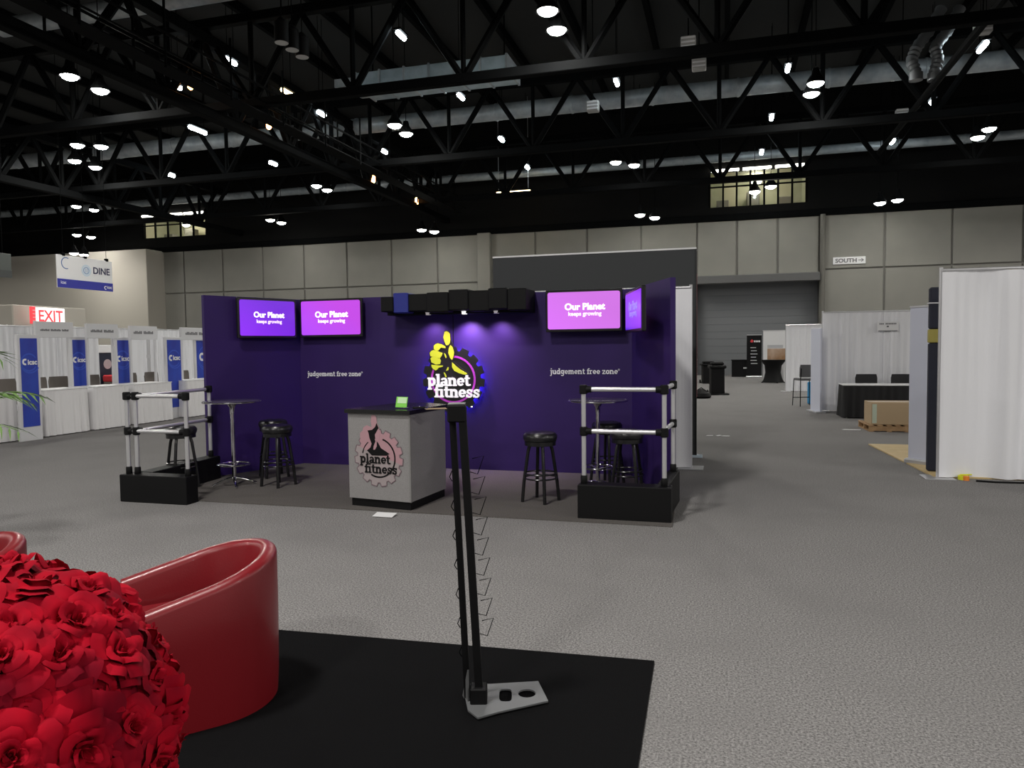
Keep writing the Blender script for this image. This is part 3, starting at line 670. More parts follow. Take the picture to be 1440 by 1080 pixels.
t = thing('clipboard', 'tan clipboard lying at the right end of the counter', 'clipboard', p, .5); obj('board', S().box(-.11, .11, -.06, .06, 0, .006, .002), m_card, t); obj('clip', S().box(-.11, -.085, -.03, .03, .006, .014, .003), m_chrome, t)
p = hz(542, 725.5)
t = obj('floor_paper', S().box(-.11, .11, -.06, .06, .002, .004, M=Matrix.Rotation(.15, 4, 'X') @ Matrix.Identity(4)), m_white, loc=(p.x, p.y-.02, .014)); tag(t, 'white sheet of paper lying on the floor before the counter', 'paper')

# ------------------------------------------------------------------ pipe and drape
def drape_mesh(w_, h, seed, amp=.05, z0=.02, fold=.16):
    rnd = random.Random(seed); s = S(); nx = max(24, int(w_*44)); nz = 12; ph = [rnd.uniform(0, 6.28) for _ in range(5)]
    g = []
    for jz in range(nz+1):
        t_ = jz/nz; row = []
        for i in range(nx+1):
            x = w_*i/nx; a = amp*(1.0-.35*t_); k = 2*PI/fold
            warp = .25*sin(x*2.1+ph[0])+.12*sin(x*5.3+ph[1])
            y = a*(.55*sin(k*(x+warp*.6)+ph[2]+.25*sin(4*t_+ph[0]))+.45*sin(k*.43*(x+warp)+ph[3]+t_*.6)) + .010*t_*sin(k*3.1*x+ph[4])
            if jz == nz: y *= .25
            row.append(s.bm.verts.new((x, y, z0+(h-z0)*t_)))
        g.append(row)
    for jz in range(nz):
        for i in range(nx): s.bm.faces.new((g[jz][i], g[jz][i+1], g[jz+1][i+1], g[jz+1][i]))
    return s.mesh('drape_panel', m_drape, 80)
def pipe_drape(p, q, h, label, seed=1, panel=1.5, posts=True, name='pipe_and_drape', amp=.05, gap=None, fold=.16, group=None):
    loc, rz, L = between(p, q); t = thing(name, label, 'drape', loc, rz, group)
    n = max(1, round(L/panel)); wd = L/n; mm = [drape_mesh(wd+.02, h-.03, seed+i, amp, fold=fold) for i in range(min(n, 4))]
    for i in range(n):
        if gap and gap[0] < (i+.5)*wd < gap[1]: continue
        obj('drape_panel', mm[i % len(mm)], m_drape, t, loc=(i*wd, -.01*(i % 2), 0))
    obj('crossbar', S().tube([(0,.0,h-.01),(L,.0,h-.01)], .02, 10), m_alu, t)
    k = max(1, round(L/3.0)) if posts else 0
    for i in range(k+1):
        x = L*i/k if k else 0
        if not posts and i: break
        obj('post', S().tube([(x,.05,.01),(x,.05,h+.03)], .022, 10), m_alu, t)
        obj('base_plate', S().box(x-.17, x+.17, -.12, .22, 0, .012, .003), m_alu, t)
    return t
# left hand back drape with a gap
GX = -20.0
g0 = hx(138, 500, GX).y; g1 = hx(161, 500, GX).y
pipe_drape(Vector((GX, 4, 0)), Vector((GX, g0, 0)), 2.5, 'long white drape behind the skirted tables, near part', 11)
pipe_drape(Vector((GX, g1, 0)), Vector((GX, g1+16, 0)), 2.5, 'long white drape behind the skirted tables, far part beyond the opening', 21)
# dark screen stand seen through the opening
a = hx(132, 500, -27); b = hx(170, 500, -27)
t = thing('backdrop', 'navy backdrop with painted pale round glow seen through the drape opening', 'backdrop', (-27, a.y, 0), PI/2); L = b.y-a.y
zt0 = hx(150, 496, -27).z
obj('panel', S().box(0, L, 0, .08, 0, zt0, .01), mat('navy_print', (.02,.025,.05), .5), t); obj('header', S().box(-.2, L+.2, -.1, .05, zt0, zt0+.35, .01), m_white, t)
c = hx(151, 512, -27); obj('painted_glow', S().fprism([(c.y-a.y+.22*cos(i*PI/10), c.z+.22*sin(i*PI/10)) for i in range(20)], -.02, 0), mat('pale_rose_glow', (.5,.42,.45), .5), t)  # round glow of light painted as a pale disc on the backdrop
z0_ = hx(150, 527, -27).z
t2 = thing('covered_table', 'red topped table standing before the navy backdrop', 'table', (-26.6, a.y+.2, 0), PI/2)
obj('table_top', S().box(0, L-.2, -.4, .2, z0_-.3, z0_, .05), mat('red_cloth', (.5,.02,.03), .7), t2); obj('table_skirt', S().box(.03, L-.23, -.37, .17, 0, z0_-.3, .02), m_chairfab, t2)

# low wall box behind the exit sign
bx = hx(17, 428, -23)
by2 = hx(121, 437, -23)
struct('wall_kiosk', S().box(-30, -23, bx.y, by2.y, 0, bx.z, .03), m_wall_light)
a = hx(51.5, 456, -22.6); b = hx(92, 456, -22.6); zt_ = hx(70, 433, -22.6).z; zb_ = hx(70, 455, -22.6).z
t = thing('exit_sign', 'lit white exit sign with red letters above the table row', 'sign', (-22.6, a.y, zb_), PI/2); L = b.y-a.y; h = zt_-zb_
obj('panel', S().box(0, L, 0, .12, 0, h, .02), m_exit_glow, t); obj('end_plate', S().box(-.14, -.03, -.02, .14, -.02, h+.02, .01), m_exit_red, t, label='red striped end plate')
for i in range(4): obj('stripe', S().box(-.15, -.02, -.026, -.02, h*(.12+.22*i), h*(.16+.22*i)), m_white, t)
text('lettering', 'EXIT', L*.84, m_exit_red, t, L*.50, h*.14, -.006, .004, .02, height=h*.72)
obj('wall_bracket', S().box(L*.3, L*.7, .12, .40, h*.3, h*.6, .01), m_steel, t)

# ------------------------------------------------------------------ skirted tables, blue panels, headers on the left
def skirt_mesh(L, d, h):
    s = S(); per = [(0,0),(L,0),(L,d),(0,d)]; pts = []
    for i in range(4):
        A, B = Vector(per[i]), Vector(per[(i+1) % 4]); n = max(4, int((B-A).length/.035)); nrm = Vector(((B-A).y, -(B-A).x)).normalized()
        for j in range(n): pts.append((A.lerp(B, j/n), nrm, j))
    rows = []
    for z, sp in ((.02, .05), (h*.5, .03), (h-.02, .012)):
        rows.append([s.bm.verts.new(((p+n_*(sp*(.6+.9*sin(j*1.45)*(.6+.4*sin(j*.31)))) ).x, (p+n_*(sp*(.6+.9*sin(j*1.45)*(.6+.4*sin(j*.31))))).y, z)) for p, n_, j in pts])
    k = len(pts)
    for A, B in zip(rows, rows[1:]):
        for j in range(k): s.bm.faces.new((A[j], A[(j+1) % k], B[(j+1) % k], B[j]))
    return s
def skirted(p, L, d, h, rz, label, ms=m_skirt, mt=m_white, group=None):
    t = thing('skirted_table', label, 'table', (p.x, p.y, 0), rz, group)
    obj('table_skirt', skirt_mesh(L, d, h), ms, t, ang=80); obj('table_top', S().box(-.02, L+.02, -.02, d+.02, h-.02, h, .008), mt, t)
    for x in (.08, L-.08):
        for y in (.08, d-.08): obj('leg', S().tube([(x,y,0),(x,y,h-.02)], .015, 8), m_alu, t)
    return t
TX = -13.1
def ycol(px, py, X): return hx(px, py, X).y
tabs = [(-95, 29.5, 'white skirted table at the left edge of the photo'), (60, 129, 'white skirted table right of the first tall blue panel'), (131, 186, 'white skirted table in the middle of the row'), (188.5, 246, 'white skirted table behind the left railing posts'), (263, 330, 'white skirted table ending behind the purple booth wall')]
for px0, px1, lab in tabs:
    y0, y1 = ycol(px0, 600, TX)+.05, ycol(px1, 600, TX)-.08
    skirted(Vector((TX, y0, 0)), y1-y0, .65, .95, PI/2, lab, group='white skirted tables in a row')
def crescent(parent, cx, cz, R, m, y=-.004, w_=.3):
    obj('crescent', S().stroke(arc(cx, cz, R, R, 60, 290, 20), R*w_, y, 0), m, parent)
def blue_panel(px0, px1, X, label, bottom_at=0.0, h=2.05):
    y0, y1 = ycol(px0, 520, X), ycol(px1, 520, X); L = y1-y0
    t = thing('blue_banner_stand', label, 'banner', (X, y0, 0), PI/2, 'tall blue banner panels')
    obj('frame', S().box(0, L, .0, .07, 0, h, .01), m_offwhite, t)
    obj('graphic', S().box(.06, L-.06, -.008, 0, .28, h-.07), m_blue, t)
    obj('swirl', S().stroke(arc(L*.48, h*.74, L*.34, L*.34, 30, 330, 30), .03, -.0105, -.008).stroke(arc(L*.52, h*.74, L*.42, L*.42, 200, 330, 20), .03, -.0105, -.008), m_bluel, t)
    crescent(t, L*.30, h*.745, L*.095, m_white_ink, -.016, .75)
    text('lettering', 'icsc', L*.42, m_white_ink, t, L*.62, h*.72, -.014, .004, .035)
    return t
blue_panel(25.5, 57, TX+.25, 'tall blue banner panel in full view beside the first table')
blue_panel(98, 124.5, TX-1.1, 'blue banner panel standing behind the second table')
blue_panel(160, 186, TX-1.1, 'blue banner panel right of the drape opening')
blue_panel(233.5, 257, TX-.25, 'blue banner panel between the fourth and fifth tables')
blue_panel(275, 305, TX-1.0, 'blue banner panel half hidden by the purple booth wall')
def header(px0, px1, X, label, words, dy):
    y0, y1 = ycol(px0, 462, X), ycol(px1, 462, X); L = y1-y0; zt_ = hx((px0+px1)/2, dy, X).z; 
    t = thing('header_board', label, 'sign', (X, y0, 0), PI/2, 'white header boards over the tables')
    obj('board', S().box(0, L, 0, .03, zt_-.34, zt_, .006), m_offwhite, t)
    for x in (.04, L-.04): obj('post', S().box(x-.03, x+.03, .03, .08, 0, zt_, .004), m_offwhite, t)
    x = L*.12; fs = L*.78/(sum(words)+len(words))
    for i, wl in enumerate(words):
        for j in range(wl): obj('letter', S().box(x, x+fs*.7, -.004, 0, zt_-.20, zt_-.20+fs*(1.5 if (i+j) % 3 else 1.1)), m_grey_ink, t); x += fs
        x += fs
    return t
header(50, 103, TX-.7, 'white header board with a line of dark lettering under the exit sign', (8, 9, 6), 452.5)
header(122, 166, TX-.9, 'white header board above the drape opening', (8, 7), 455.5)
header(183, 221, TX-.9, 'white header board above the fourth skirted table', (6, 7), 458.5)
header(255, 300, TX-.9, 'white header board cut off by the purple booth wall', (9, 8), 461)
# grey post visible between the panels
p = hx(209, 500, TX-3)
t = thing('drape_post', 'grey upright post standing between two blue panels', 'post', (TX-3, p.y, 0)); obj('tube', S().tube([(0,0,0),(0,0,2.4)], .045, 10), m_alu, t); obj('foot', S().lathe([(.2,0),(.2,.015)], 16), m_alu, t); obj('slip_collar', S().lathe([(.06,1.5),(.06,1.6)], 12), m_offwhite, t)
# chairs behind the tables
def make_chair(loc, rz, label, fab, seat_h=.46, back_h=.86, high=False, group=None):
    t = thing('office_chair' if not high else 'counter_chair', label, 'chair', loc, rz, group)
    obj('seat', S().box(-.23, .23, -.22, .22, seat_h-.04, seat_h+.02, .02, seg=2), fab, t)
    s = S(); n = 8; g = []
    for jz in range(5):
        z = back_h-.34+.34*jz/4; row = []
        for i in range(n+1):
            u = i/n*2-1; row.append((u*(.24-.02*(jz == 4)), .22+.04*(z-seat_h)-.05*u*u, z))
        g.append(row)
    for jz in range(4):
        for i in range(n):
            A, B, Cc, D = g[jz][i], g[jz][i+1], g[jz+1][i+1], g[jz+1][i]
            s.face([A, B, Cc, D]); s.face([(v[0], v[1]+.035, v[2]) for v in (A, B, Cc, D)])
    bd = g[0]+[r_[-1] for r_ in g[1:]]+g[4][::-1][1:]+[r_[0] for r_ in g[::-1][1:]]
    for u_, v_ in zip(bd, bd[1:]): s.face([u_, v_, (v_[0], v_[1]+.035, v_[2]), (u_[0], u_[1]+.035, u_[2])])
    bmesh.ops.remove_doubles(s.bm, verts=s.bm.verts[:], dist=.001)
    obj('backrest', s, fab, t, ang=50)
    for sx in (-1, 1):
        obj('leg', S().tube([(sx*.22,-.20,seat_h-.02),(sx*.24,-.23,0)], .012, 8), m_steel, t)
        obj('leg', S().tube([(sx*.22,.20,seat_h-.02),(sx*.24,.24,0)], .012, 8), m_steel, t)
        obj('back_upright', S().tube([(sx*.22,.20,seat_h-.02),(sx*.22,.235,back_h-.1)], .012, 8), m_steel, t)
    if high: obj('foot_rail', S().tube([(-.235,-.22,.22),(.235,-.22,.22)], .01, 8), m_steel, t)
    return t
ch = None
CX = TX-1.9
for k, (px, lab) in enumerate(((18,'taupe chair left of the first tall blue panel'),(61,'taupe chair right of the first tall blue panel'),(91,'taupe chair left of the blue panel behind the second table'),(139,'taupe chair in front of the drape opening'),(189,'taupe chair right of the drape opening'),(222,'brownish chair behind the fourth skirted table'),(265,'taupe chair behind the fifth skirted table'))):
    p = hx(px, 540, CX+.0); loc = (CX, p.y, 0)
    if ch is None: ch = make_chair(loc, -PI/2+PI, lab, m_chairfab, .62, 1.13, group='taupe chairs behind the skirted tables'); 
    else: dup(ch, loc, -PI/2+PI+random.uniform(-.15,.15), lab)
# ------------------------------------------------------------------ hanging dine sign
a = hx(81, 403, -23.4); b = hx(159, 411, -23.4); zt1 = hx(81, 357.5, -23.4).z; zb1 = (a.z+b.z)/2; L = b.y-a.y; h = zt1-zb1
t = thing('hanging_sign', 'white and blue dining sign hung from the roof at left', 'sign', (-23.4, a.y, zb1), PI/2)
obj('board', S().box(0, L, 0, .05, 0, h, .01), m_white, t); obj('blue_band', S().box(0, L, -.006, 0, 0, h*.27), mat('band_blue', (.03,.035,.32), .5), t)
text('lettering', 'DINE', L*.31, m_dark_ink, t, L*.79, h*.53, -.008, .006, .02)
crescent(t, L*.16, h*.76, h*.17, mat('crescent_blue', (.08,.16,.35), .5), -.008, .16)
obj('icon', S().stroke(arc(L*.51, h*.60, h*.10, h*.10, 0, 360, 24), h*.035, -.006, 0).stroke([(L*.50, h*.54), (L*.50, h*.66)], h*.02, -.006, 0).stroke([(L*.525, h*.54), (L*.525, h*.66)], h*.02, -.006, 0), m_paleblue, t)
obj('icon_halo', S().stroke(arc(L*.51, h*.60, h*.16, h*.16, 0, 360, 24), h*.05, -.003, 0), mat('halo_blue', (.55,.66,.75), .5), t)
text('lettering', 'icsc', L*.09, m_white_ink, t, L*.10, h*.12, -.010, .004, .01)
crescent(t, L*.86, h*.11, h*.05, m_white_ink, -.010, .4); text('lettering', 'icsc', L*.09, m_white_ink, t, L*.93, h*.09, -.010, .004, .01)
for x in (.12, .5, .9):
    obj('clamp', S().box(L*x-.06, L*x+.06, -.03, .08, h-.03, h+.08, .01), m_steel, t); obj('hanger_wire', S().tube([(L*x,.03,h+.05),(L*x,.03,CZ-zb1-.5)], .01, 5), m_steel, t)
a = hx(-14, 390, -23.4); b = hx(17, 391, -23.4); z1_ = hx(5, 356, -23.4).z
t = thing('hanging_sign', 'faint grey green sign hung at the left edge of the photo', 'sign', (-23.4, a.y, b.z), PI/2)
obj('board', S().box(0, b.y-a.y, 0, .05, 0, z1_-b.z, .01), mat('grey_green_print', (.07,.08,.075), .6), t)
obj('lower_band', S().box(0, b.y-a.y, -.01, 0, 0, (z1_-b.z)*.3), mat('grey_print', (.045,.05,.05), .6), t)
obj('hanger_wire', S().tube([(.5,.03,z1_-b.z),(.5,.03,CZ-b.z-.5)], .01, 5), m_steel, t)
# south sign on the back wall
a = hy(1171.5, 372, WY-.1); b = hy(1217.5, 360, WY-.1); L = b.x-a.x; h = b.z-a.z
t = thing('wall_sign', 'small pale sign with dark lettering and arrow high on the back wall', 'sign', (a.x, WY-.06, a.z))
obj('board', S().box(0, L, 0, .05, 0, h, .01), m_white, t)
text('lettering', 'SOUTH', L*.66, m_grey_ink, t, L*.40, h*.24, -.012, .01, .03, height=h*.55)
obj('arrow', S().stroke([(L*.78,h*.5),(L*.94,h*.5)], h*.09, -.012, 0).stroke([(L*.87,h*.72),(L*.94,h*.5),(L*.87,h*.28)], h*.09, -.013, 0), m_grey_ink, t)

# ------------------------------------------------------------------ charcoal panel and drape right of the booth
g = hz(978, 643.5); gt = hy(980, 350, g.y)
xl = hy(693, 370, g.y).x
t = thing('display_wall', 'tall charcoal display wall standing behind the purple booth', 'wall', (xl, g.y, 0)); L = g.x-xl
n = 1
for i in range(n): obj('wall_panel', S().box(L*i/n, L*(i+1)/n, 0, .28, 0, gt.z, .006), m_panel_grey, t)
obj('top_trim', S().box(0, L+.012, -.012, .29, gt.z, gt.z+.025), m_white, t); obj('edge_trim', S().box(L, L+.018, -.012, .012, 0, gt.z), mat('dark_edge', (.02,.02,.022), .6), t)
obj('side_graphic', S().box(L, L+.012, .2, .285, .9, gt.z-.35), mat('red_print', (.35,.04,.06), .6), t)
obj('foot_block', S().box(L-.05, L+.1, -.03, .1, 0, .04, .005), mat('pale_foot', (.6,.7,.8), .4), t)  # pale block at the foot of the wall end
g = hz(969, 659); pipe_drape(Vector((g.x-3.0, g.y, 0)), Vector((g.x+.02, g.y, 0)), hy(968, 403, g.y).z, 'narrow white drape showing between booth and charcoal wall', 31, posts=True)

# ------------------------------------------------------------------ right aisle booths
g = hz(1320, 673); hD = hy(1327, 379, g.y).z
pipe_drape(Vector((g.x, g.y, 0)), Vector((g.x+4.5, g.y, 0)), hD, 'large white drape at the right edge of the photo, nearest', 41, amp=.10, fold=.36)
yD1 = g.y
a = hz(1304, 665); b = hy(1323, 665, a.y); h = hy(1304, 404, a.y).z
t = thing('banner_stand', 'narrow tall navy banner with yellow band beside the nearest drape', 'banner', (a.x, a.y, 0)); L = b.x-a.x+.1
zb0, zb1 = hy(1310, 482, a.y).z, hy(1310, 463, a.y).z
obj('cloth', S().box(0, L, 0, .10, .02, zb0, .02), mat('navy_cloth', (.016,.018,.032), .8), t); obj('upper_cloth', S().box(0, L, 0, .10, zb1, h, .02), MATS['navy_cloth'], t); obj('yellow_band', S().box(-.002, L+.002, -.004, .104, zb0, zb1, .01), mat('mustard_cloth', (.36,.31,.08), .8), t)
zr = hy(1310, 427, a.y).z; obj('tie_cord', S().box(-.01, L+.01, -.012, .112, zr, zr+.015), m_offwhite, t)
a = hz(1274, 652); b = hz(1304, 656); loc, rz, L = between(a, b); h = hy(1276, 433, a.y).z
t = thing('banner_stand', 'pale bluish white roll up banner left of the navy banner', 'banner', loc, rz)
obj('screen_cloth', S().box(0, L, .05, .06, .08, h), mat('banner_back', (.58,.60,.70), .6), t); obj('base', S().box(-.03, L+.03, -.02, .12, 0, .08, .02), m_alu, t); obj('top_rail', S().box(-.005, L+.005, .04, .07, h, h+.025), m_alu, t)
# pale wood floor
a = hz(1221, 625.5); b = hz(1313, 671.5)
t = thing('wood_flooring', 'pale wood flooring laid on the carpet behind the right banners', 'flooring', (a.x, b.y, 0))
dx = (b.x-a.x)/(a.y-b.y)
nb = 9; Ly = a.y-b.y
for i in range(nb):
    y0, y1 = Ly*i/nb, Ly*(i+1)/nb-.006
    obj('floor_board', S().prism([(dx*(Ly-y0), y0), (3.6, y0), (3.6, y1), (dx*(Ly-y1), y1)], .001, .02), m_ply, t)
# second drape with table
g = hz(1156, 578); hD = hy(1153, 439, g.y).z; r_ = hy(1330, 560, g.y)
d2 = pipe_drape(Vector((g.x, g.y, 0)), Vector((r_.x, g.y, 0)), hD, 'white drape with paper sign behind the black skirted table', 51, amp=.03, fold=.13)
a = hy(1234, 466, g.y-.1); b = hy(1264, 452, g.y-.1)
t = thing('paper_sign', 'white paper sign with dark print pinned on the drape', 'sign', (a.x, g.y-.08, a.z)); L = b.x-a.x; h = b.z-a.z
obj('sheet', S().box(0, L, 0, .004, 0, h), m_white, t)
x = L*.1
for i in range(11):
    if i == 3: x += .03; continue
    obj('letter', S().box(x, x+L*.05, -.004, 0, h*.70, h*.86), m_grey_ink, t); x += L*.075
obj('letter', S().box(L*.44, L*.54, -.004, 0, h*.42, h*.58), m_grey_ink, t); obj('rule_line', S().box(L*.05, L*.95, -.004, 0, -.0, .02), m_grey_ink, t)
yD2 = g.y
a = hz(1186, 588); hh = .76
b = hy(1330, 588, a.y)
skirted(Vector((a.x, a.y-.02, 0)), 2.3, .7, hh, 0, 'black skirted table with white top before the second drape', mat('black_skirt', (.008,.008,.009), .8), m_white)
for k, (px, lab) in enumerate(((1220, 'black chair behind the black skirted table, left one'), (1271, 'black chair behind the black skirted table, half hidden by the banner'))):
    p = hy(px, 560, a.y+1.05); 
    if k == 0: ck = make_chair((p.x, p.y, 0), 0, lab, mat('black_mesh', (.018,.018,.02), .7), .47, .95, group='black chairs behind the black table')
    else: dup(ck, (p.x, p.y, 0), 0, lab)
# pallet and carton
a = hz(1222, 607); b = hz(1212, 599.5)
t = thing('wooden_pallet', 'wooden pallet on the floor before the black skirted table', 'pallet', (a.x, a.y, 0), .04); L = 1.35; Dp = 1.0
for y in (.0, Dp/2-.05, Dp-.1): obj('stringer', S().box(0, L, y, y+.04, .015, .105, .004), m_wood, t)
for i in range(9): obj('deck_board', S().box(i*(L-.1)/8, i*(L-.1)/8+.09, -.01, Dp-.03, .105, .125, .003), m_wood, t)
for i in range(5): obj('bottom_board', S().box(i*(L-.1)/4, i*(L-.1)/4+.09, -.01, Dp-.03, 0, .015, .002), m_wood, t)
zb = .126; a2 = hy(1223, 594, a.y+.12); ht = hy(1223, 566, a.y+.12).z
t = thing('cardboard_box', 'long brown cardboard carton lying on the pallet', 'box', (a2.x+.02, a.y+.1, zb), .04)
obj('carton', S().box(0, 1.25, 0, .6, 0, ht-zb, .006), m_card, t); obj('label_strip', S().box(.02, .10, -.003, 0, .03, ht-zb-.03), mat('pale_green_label', (.45,.52,.42), .6), t); obj('packing_tape', S().box(-.002, 1.252, .27, .33, ht-zb-.001, ht-zb+.002), m_offwhite, t)
# side wing and chair
a = hz(1139.5, 577.5); b = hz(1153, 581); loc, rz, L = between(a, b); h = hy(1146, 462, (a.y+b.y)/2).z
t = thing('side_panel_screen', 'narrow bluish white panel at the left end of the second drape', 'panel', loc, rz)
obj('board', S().box(0, L, 0, .04, .03, h, .005), mat('banner_back', (.58,.60,.70), .6), t); obj('foot', S().box(-.02, L+.02, -.1, .14, 0, .03, .005), m_alu, t)
a = hz(1124, 571); make_chair((a.x+.15, a.y+.1, 0), rad(200), 'grey high chair standing alone before the third drape', mat('grey_plastic', (.10,.10,.105), .6), .74, 1.13, True)
a = hz(1138, 571); t = thing('tote_bag', 'bright blue bag standing behind the grey high chair', 'bag', (a.x+.12, a.y+.75, 0), .3)
obj('bag_body', S().box(-.06, .12, -.12, .12, 0, .62, .02), mat('sky_blue_plastic', (.03,.25,.50), .5), t); obj('handle', S().tube([(.03,-.06,.62),(.03,-.04,.72),(.03,.04,.72),(.03,.06,.62)], .008, 6), m_white, t)
# third and fourth drapes
g = hz(1105, 550.5); hD = hy(1103, 457, g.y).z; r_ = hy(1160, 545, g.y)
pipe_drape(Vector((g.x, g.y, 0)), Vector((r_.x, g.y, 0)), hD, 'white drape third along the right aisle behind the high chair', 61, amp=.025, fold=.13)
g4 = hz(1073, 537); h = hy(1071, 465.5, g4.y).z; r_ = hy(1104, 530, g4.y)
t = thing('backdrop', 'white backdrop with brown food photograph, fourth along the right aisle', 'backdrop', (g4.x, g4.y, 0)); L = r_.x-g4.x
obj('panel', S().box(0, L, 0, .05, 0, h, .01), m_white, t)
a = hy(1079, 506, g4.y); b = hy(1104, 490, g4.y)
obj('photo_print', S().box(a.x-g4.x, L, -.006, 0, a.z, b.z), mat('food_print', (.30,.16,.07), .5, noise=(1.6,(.55,.40,.30))), t)
obj('title_print', S().box(a.x-g4.x, L*.9, -.006, 0, b.z+.02, b.z+.16), mat('pale_title', (.5,.5,.52), .5), t)
obj('top_rail', S().box(-.02, L, -.01, .06, h, h+.03), m_alu, t)
# spandex cocktail table
g = hz(1087, 538); ht_ = hy(1087, 506, g.y).z
t = thing('cocktail_table', 'hourglass black cloth covered cocktail table before the food backdrop', 'table', (g.x, g.y, 0), .3)
s = S(); rows = []
for z, r_, k in ((.02,.50,1),(.15,.42,.8),(.45,.33,.3),(.75,.36,.1),(ht_-.06,.50,0),(ht_,.52,0)):
    rows.append([s.bm.verts.new(((r_*(1-.22*k*abs(sin(2*a)))*cos(a)), (r_*(1-.22*k*abs(sin(2*a)))*sin(a)), z)) for a in [2*PI*i/32 for i in range(32)]])
for A, B in zip(rows, rows[1:]):
    for j in range(32): s.bm.faces.new((A[j], A[(j+1) % 32], B[(j+1) % 32], B[j]))
s.bm.faces.new(rows[-1])
obj('cloth_cover', s, m_black, t, ang=60)
for k in range(4): obj('foot_pad', S().lathe([(.04,0),(.04,.03)], 10, c=(.48*cos(k*PI/2), .48*sin(k*PI/2), 0)), m_steel, t)
# black roll up banner
g = hz(1050, 531); b = hy(1071, 531, g.y); h = hy(1050, 471.5, g.y).z; L = b.x-g.x
t = thing('banner_stand', 'black roll up banner with red and white mark at the aisle end', 'banner', (g.x, g.y, 0))
obj('screen_cloth', S().box(0, L, .05, .07, .08, h), m_black, t); obj('base', S().box(-.03, L+.03, -.03, .15, 0, .08, .02), m_alu, t); obj('top_rail', S().box(0, L, .04, .08, h, h+.03), m_alu, t)
obj('emblem_mark', S().fprism([(L*.22, h*.86),(L*.34,h*.90),(L*.46,h*.87),(L*.40,h*.83),(L*.28,h*.83)], .04, .05), mat('red_ink', (.6,.03,.04), .5), t)
for i in range(4): obj('letter', S().box(L*(.48+.11*i), L*(.56+.11*i), .04, .05, h*.835, h*.875), m_white_ink, t)
for i in range(6): obj('text_line', S().box(L*(.25+.03*(i % 2)), L*(.62+.05*(i % 3)), .042, .05, h*(.70-.075*i), h*(.715-.075*i)), m_offwhite, t)
# black covered table far
g = hz(1029, 530); b = hy(1062, 530, g.y); h = hy(1029, 506, g.y).z
t = thing('covered_table', 'black cloth covered table with small white mark at the aisle end', 'table', (g.x, g.y, 0)); L = b.x-g.x
obj('cloth_cover', S().prism([(0,0),(L,0),(L,.8),(0,.8)], 0, h-.04), m_black, t); obj('table_top', S().box(-.03, L+.03, -.03, .83, h-.04, h, .01), m_black, t)
for i in range(4): obj('letter', S().box(L*(.50+.06*i), L*(.54+.06*i), -.01, 0, h*.48, h*.56), m_white_ink, t)
# bins, bag, shelf, boxes at the far aisle end
def bin_(px, py, ptop, wpx, label):
    g = hz(px, py); h = hy(px, ptop, g.y).z; r_ = wpx/2*Vector((g.x, g.y)).length/1040
    t = thing('waste_bin', label, 'bin', (g.x, g.y, 0), .2, 'black wheeled bins'); 
    obj('body', S().prism([(-r_*.8,-r_*.7),(r_*.8,-r_*.7),(r_*.8,r_*.7),(-r_*.8,r_*.7)], .04, h*.8), m_black, t); obj('lid', S().box(-r_, r_, -r_*.95, r_*.95, h*.8, h*.9, .03).box(-r_*.75, r_*.75, -r_*.7, r_*.7, h*.9, h, .04), m_black, t)
    for sx in (-1, 1): obj('wheel', S().tube([(sx*r_*.9,r_*.7,.08),(sx*r_*1.05,r_*.7,.08)], .08, 12), m_black, t)
    obj('base_plate', S().box(-r_*.9, r_*1.35, -r_*1.0, r_*.9, 0, .05, .02), m_black, t)
bin_(1008, 555, 509, 22, 'black bin with domed lid in the aisle, nearer of two'); bin_(996, 539, 508, 20, 'black bin partly hidden behind the nearer black bin')
g = hz(985, 560)
t = thing('duffel_bag', 'black bag slumped on the floor at the aisle edge behind the charcoal wall', 'bag', (g.x, g.y+.1, 0), .2)
obj('bag_body', S().lathe([(.30,.0),(.34,.06),(.30,.16),(.16,.24),(.05,.30)], 14), m_black, t); obj('strap', S().tube([(-.2,-.1,.2),(0,-.12,.34),(.2,-.1,.2)], .015, 6), m_blackgloss, t)
g = hz(986, 527); h = hy(986, 488, g.y).z
t = thing('display_shelf', 'teal green shelf far away beside the charcoal wall', 'shelf', (g.x-.3, g.y, 0))
for sx in (0, .66): obj('side_post', S().box(sx-.03, sx+.03, 0, .4, 0, h, .01), m_steel, t)
for i, cc in enumerate(((.12,.22,.08),(.10,.26,.12),(.10,.22,.20),(.16,.26,.26))):
    obj('shelf_board', S().box(0, .66, 0, .4, h*i/4+.05, h*i/4+.09), m_white, t); obj('goods', S().box(.04, .62, .05, .36, h*i/4+.09, h*(i+.8)/4, .02), mat(f'goods_print_{i}', cc, .6), t)
g = hz(1016, 527)
t = thing('crate', 'small pale and reddish crate on the floor at the aisle end', 'crate', (g.x, g.y+.4, 0)); obj('crate_body', S().box(0, .7, 0, .4, .02, .42, .02), mat('reddish_print', (.25,.12,.13), .6), t); obj('crate_lid', S().box(-.02, .5, -.02, .42, .42, .5, .02), m_offwhite, t); obj('base', S().box(-.05, .75, -.03, .43, 0, .02), m_white, t)
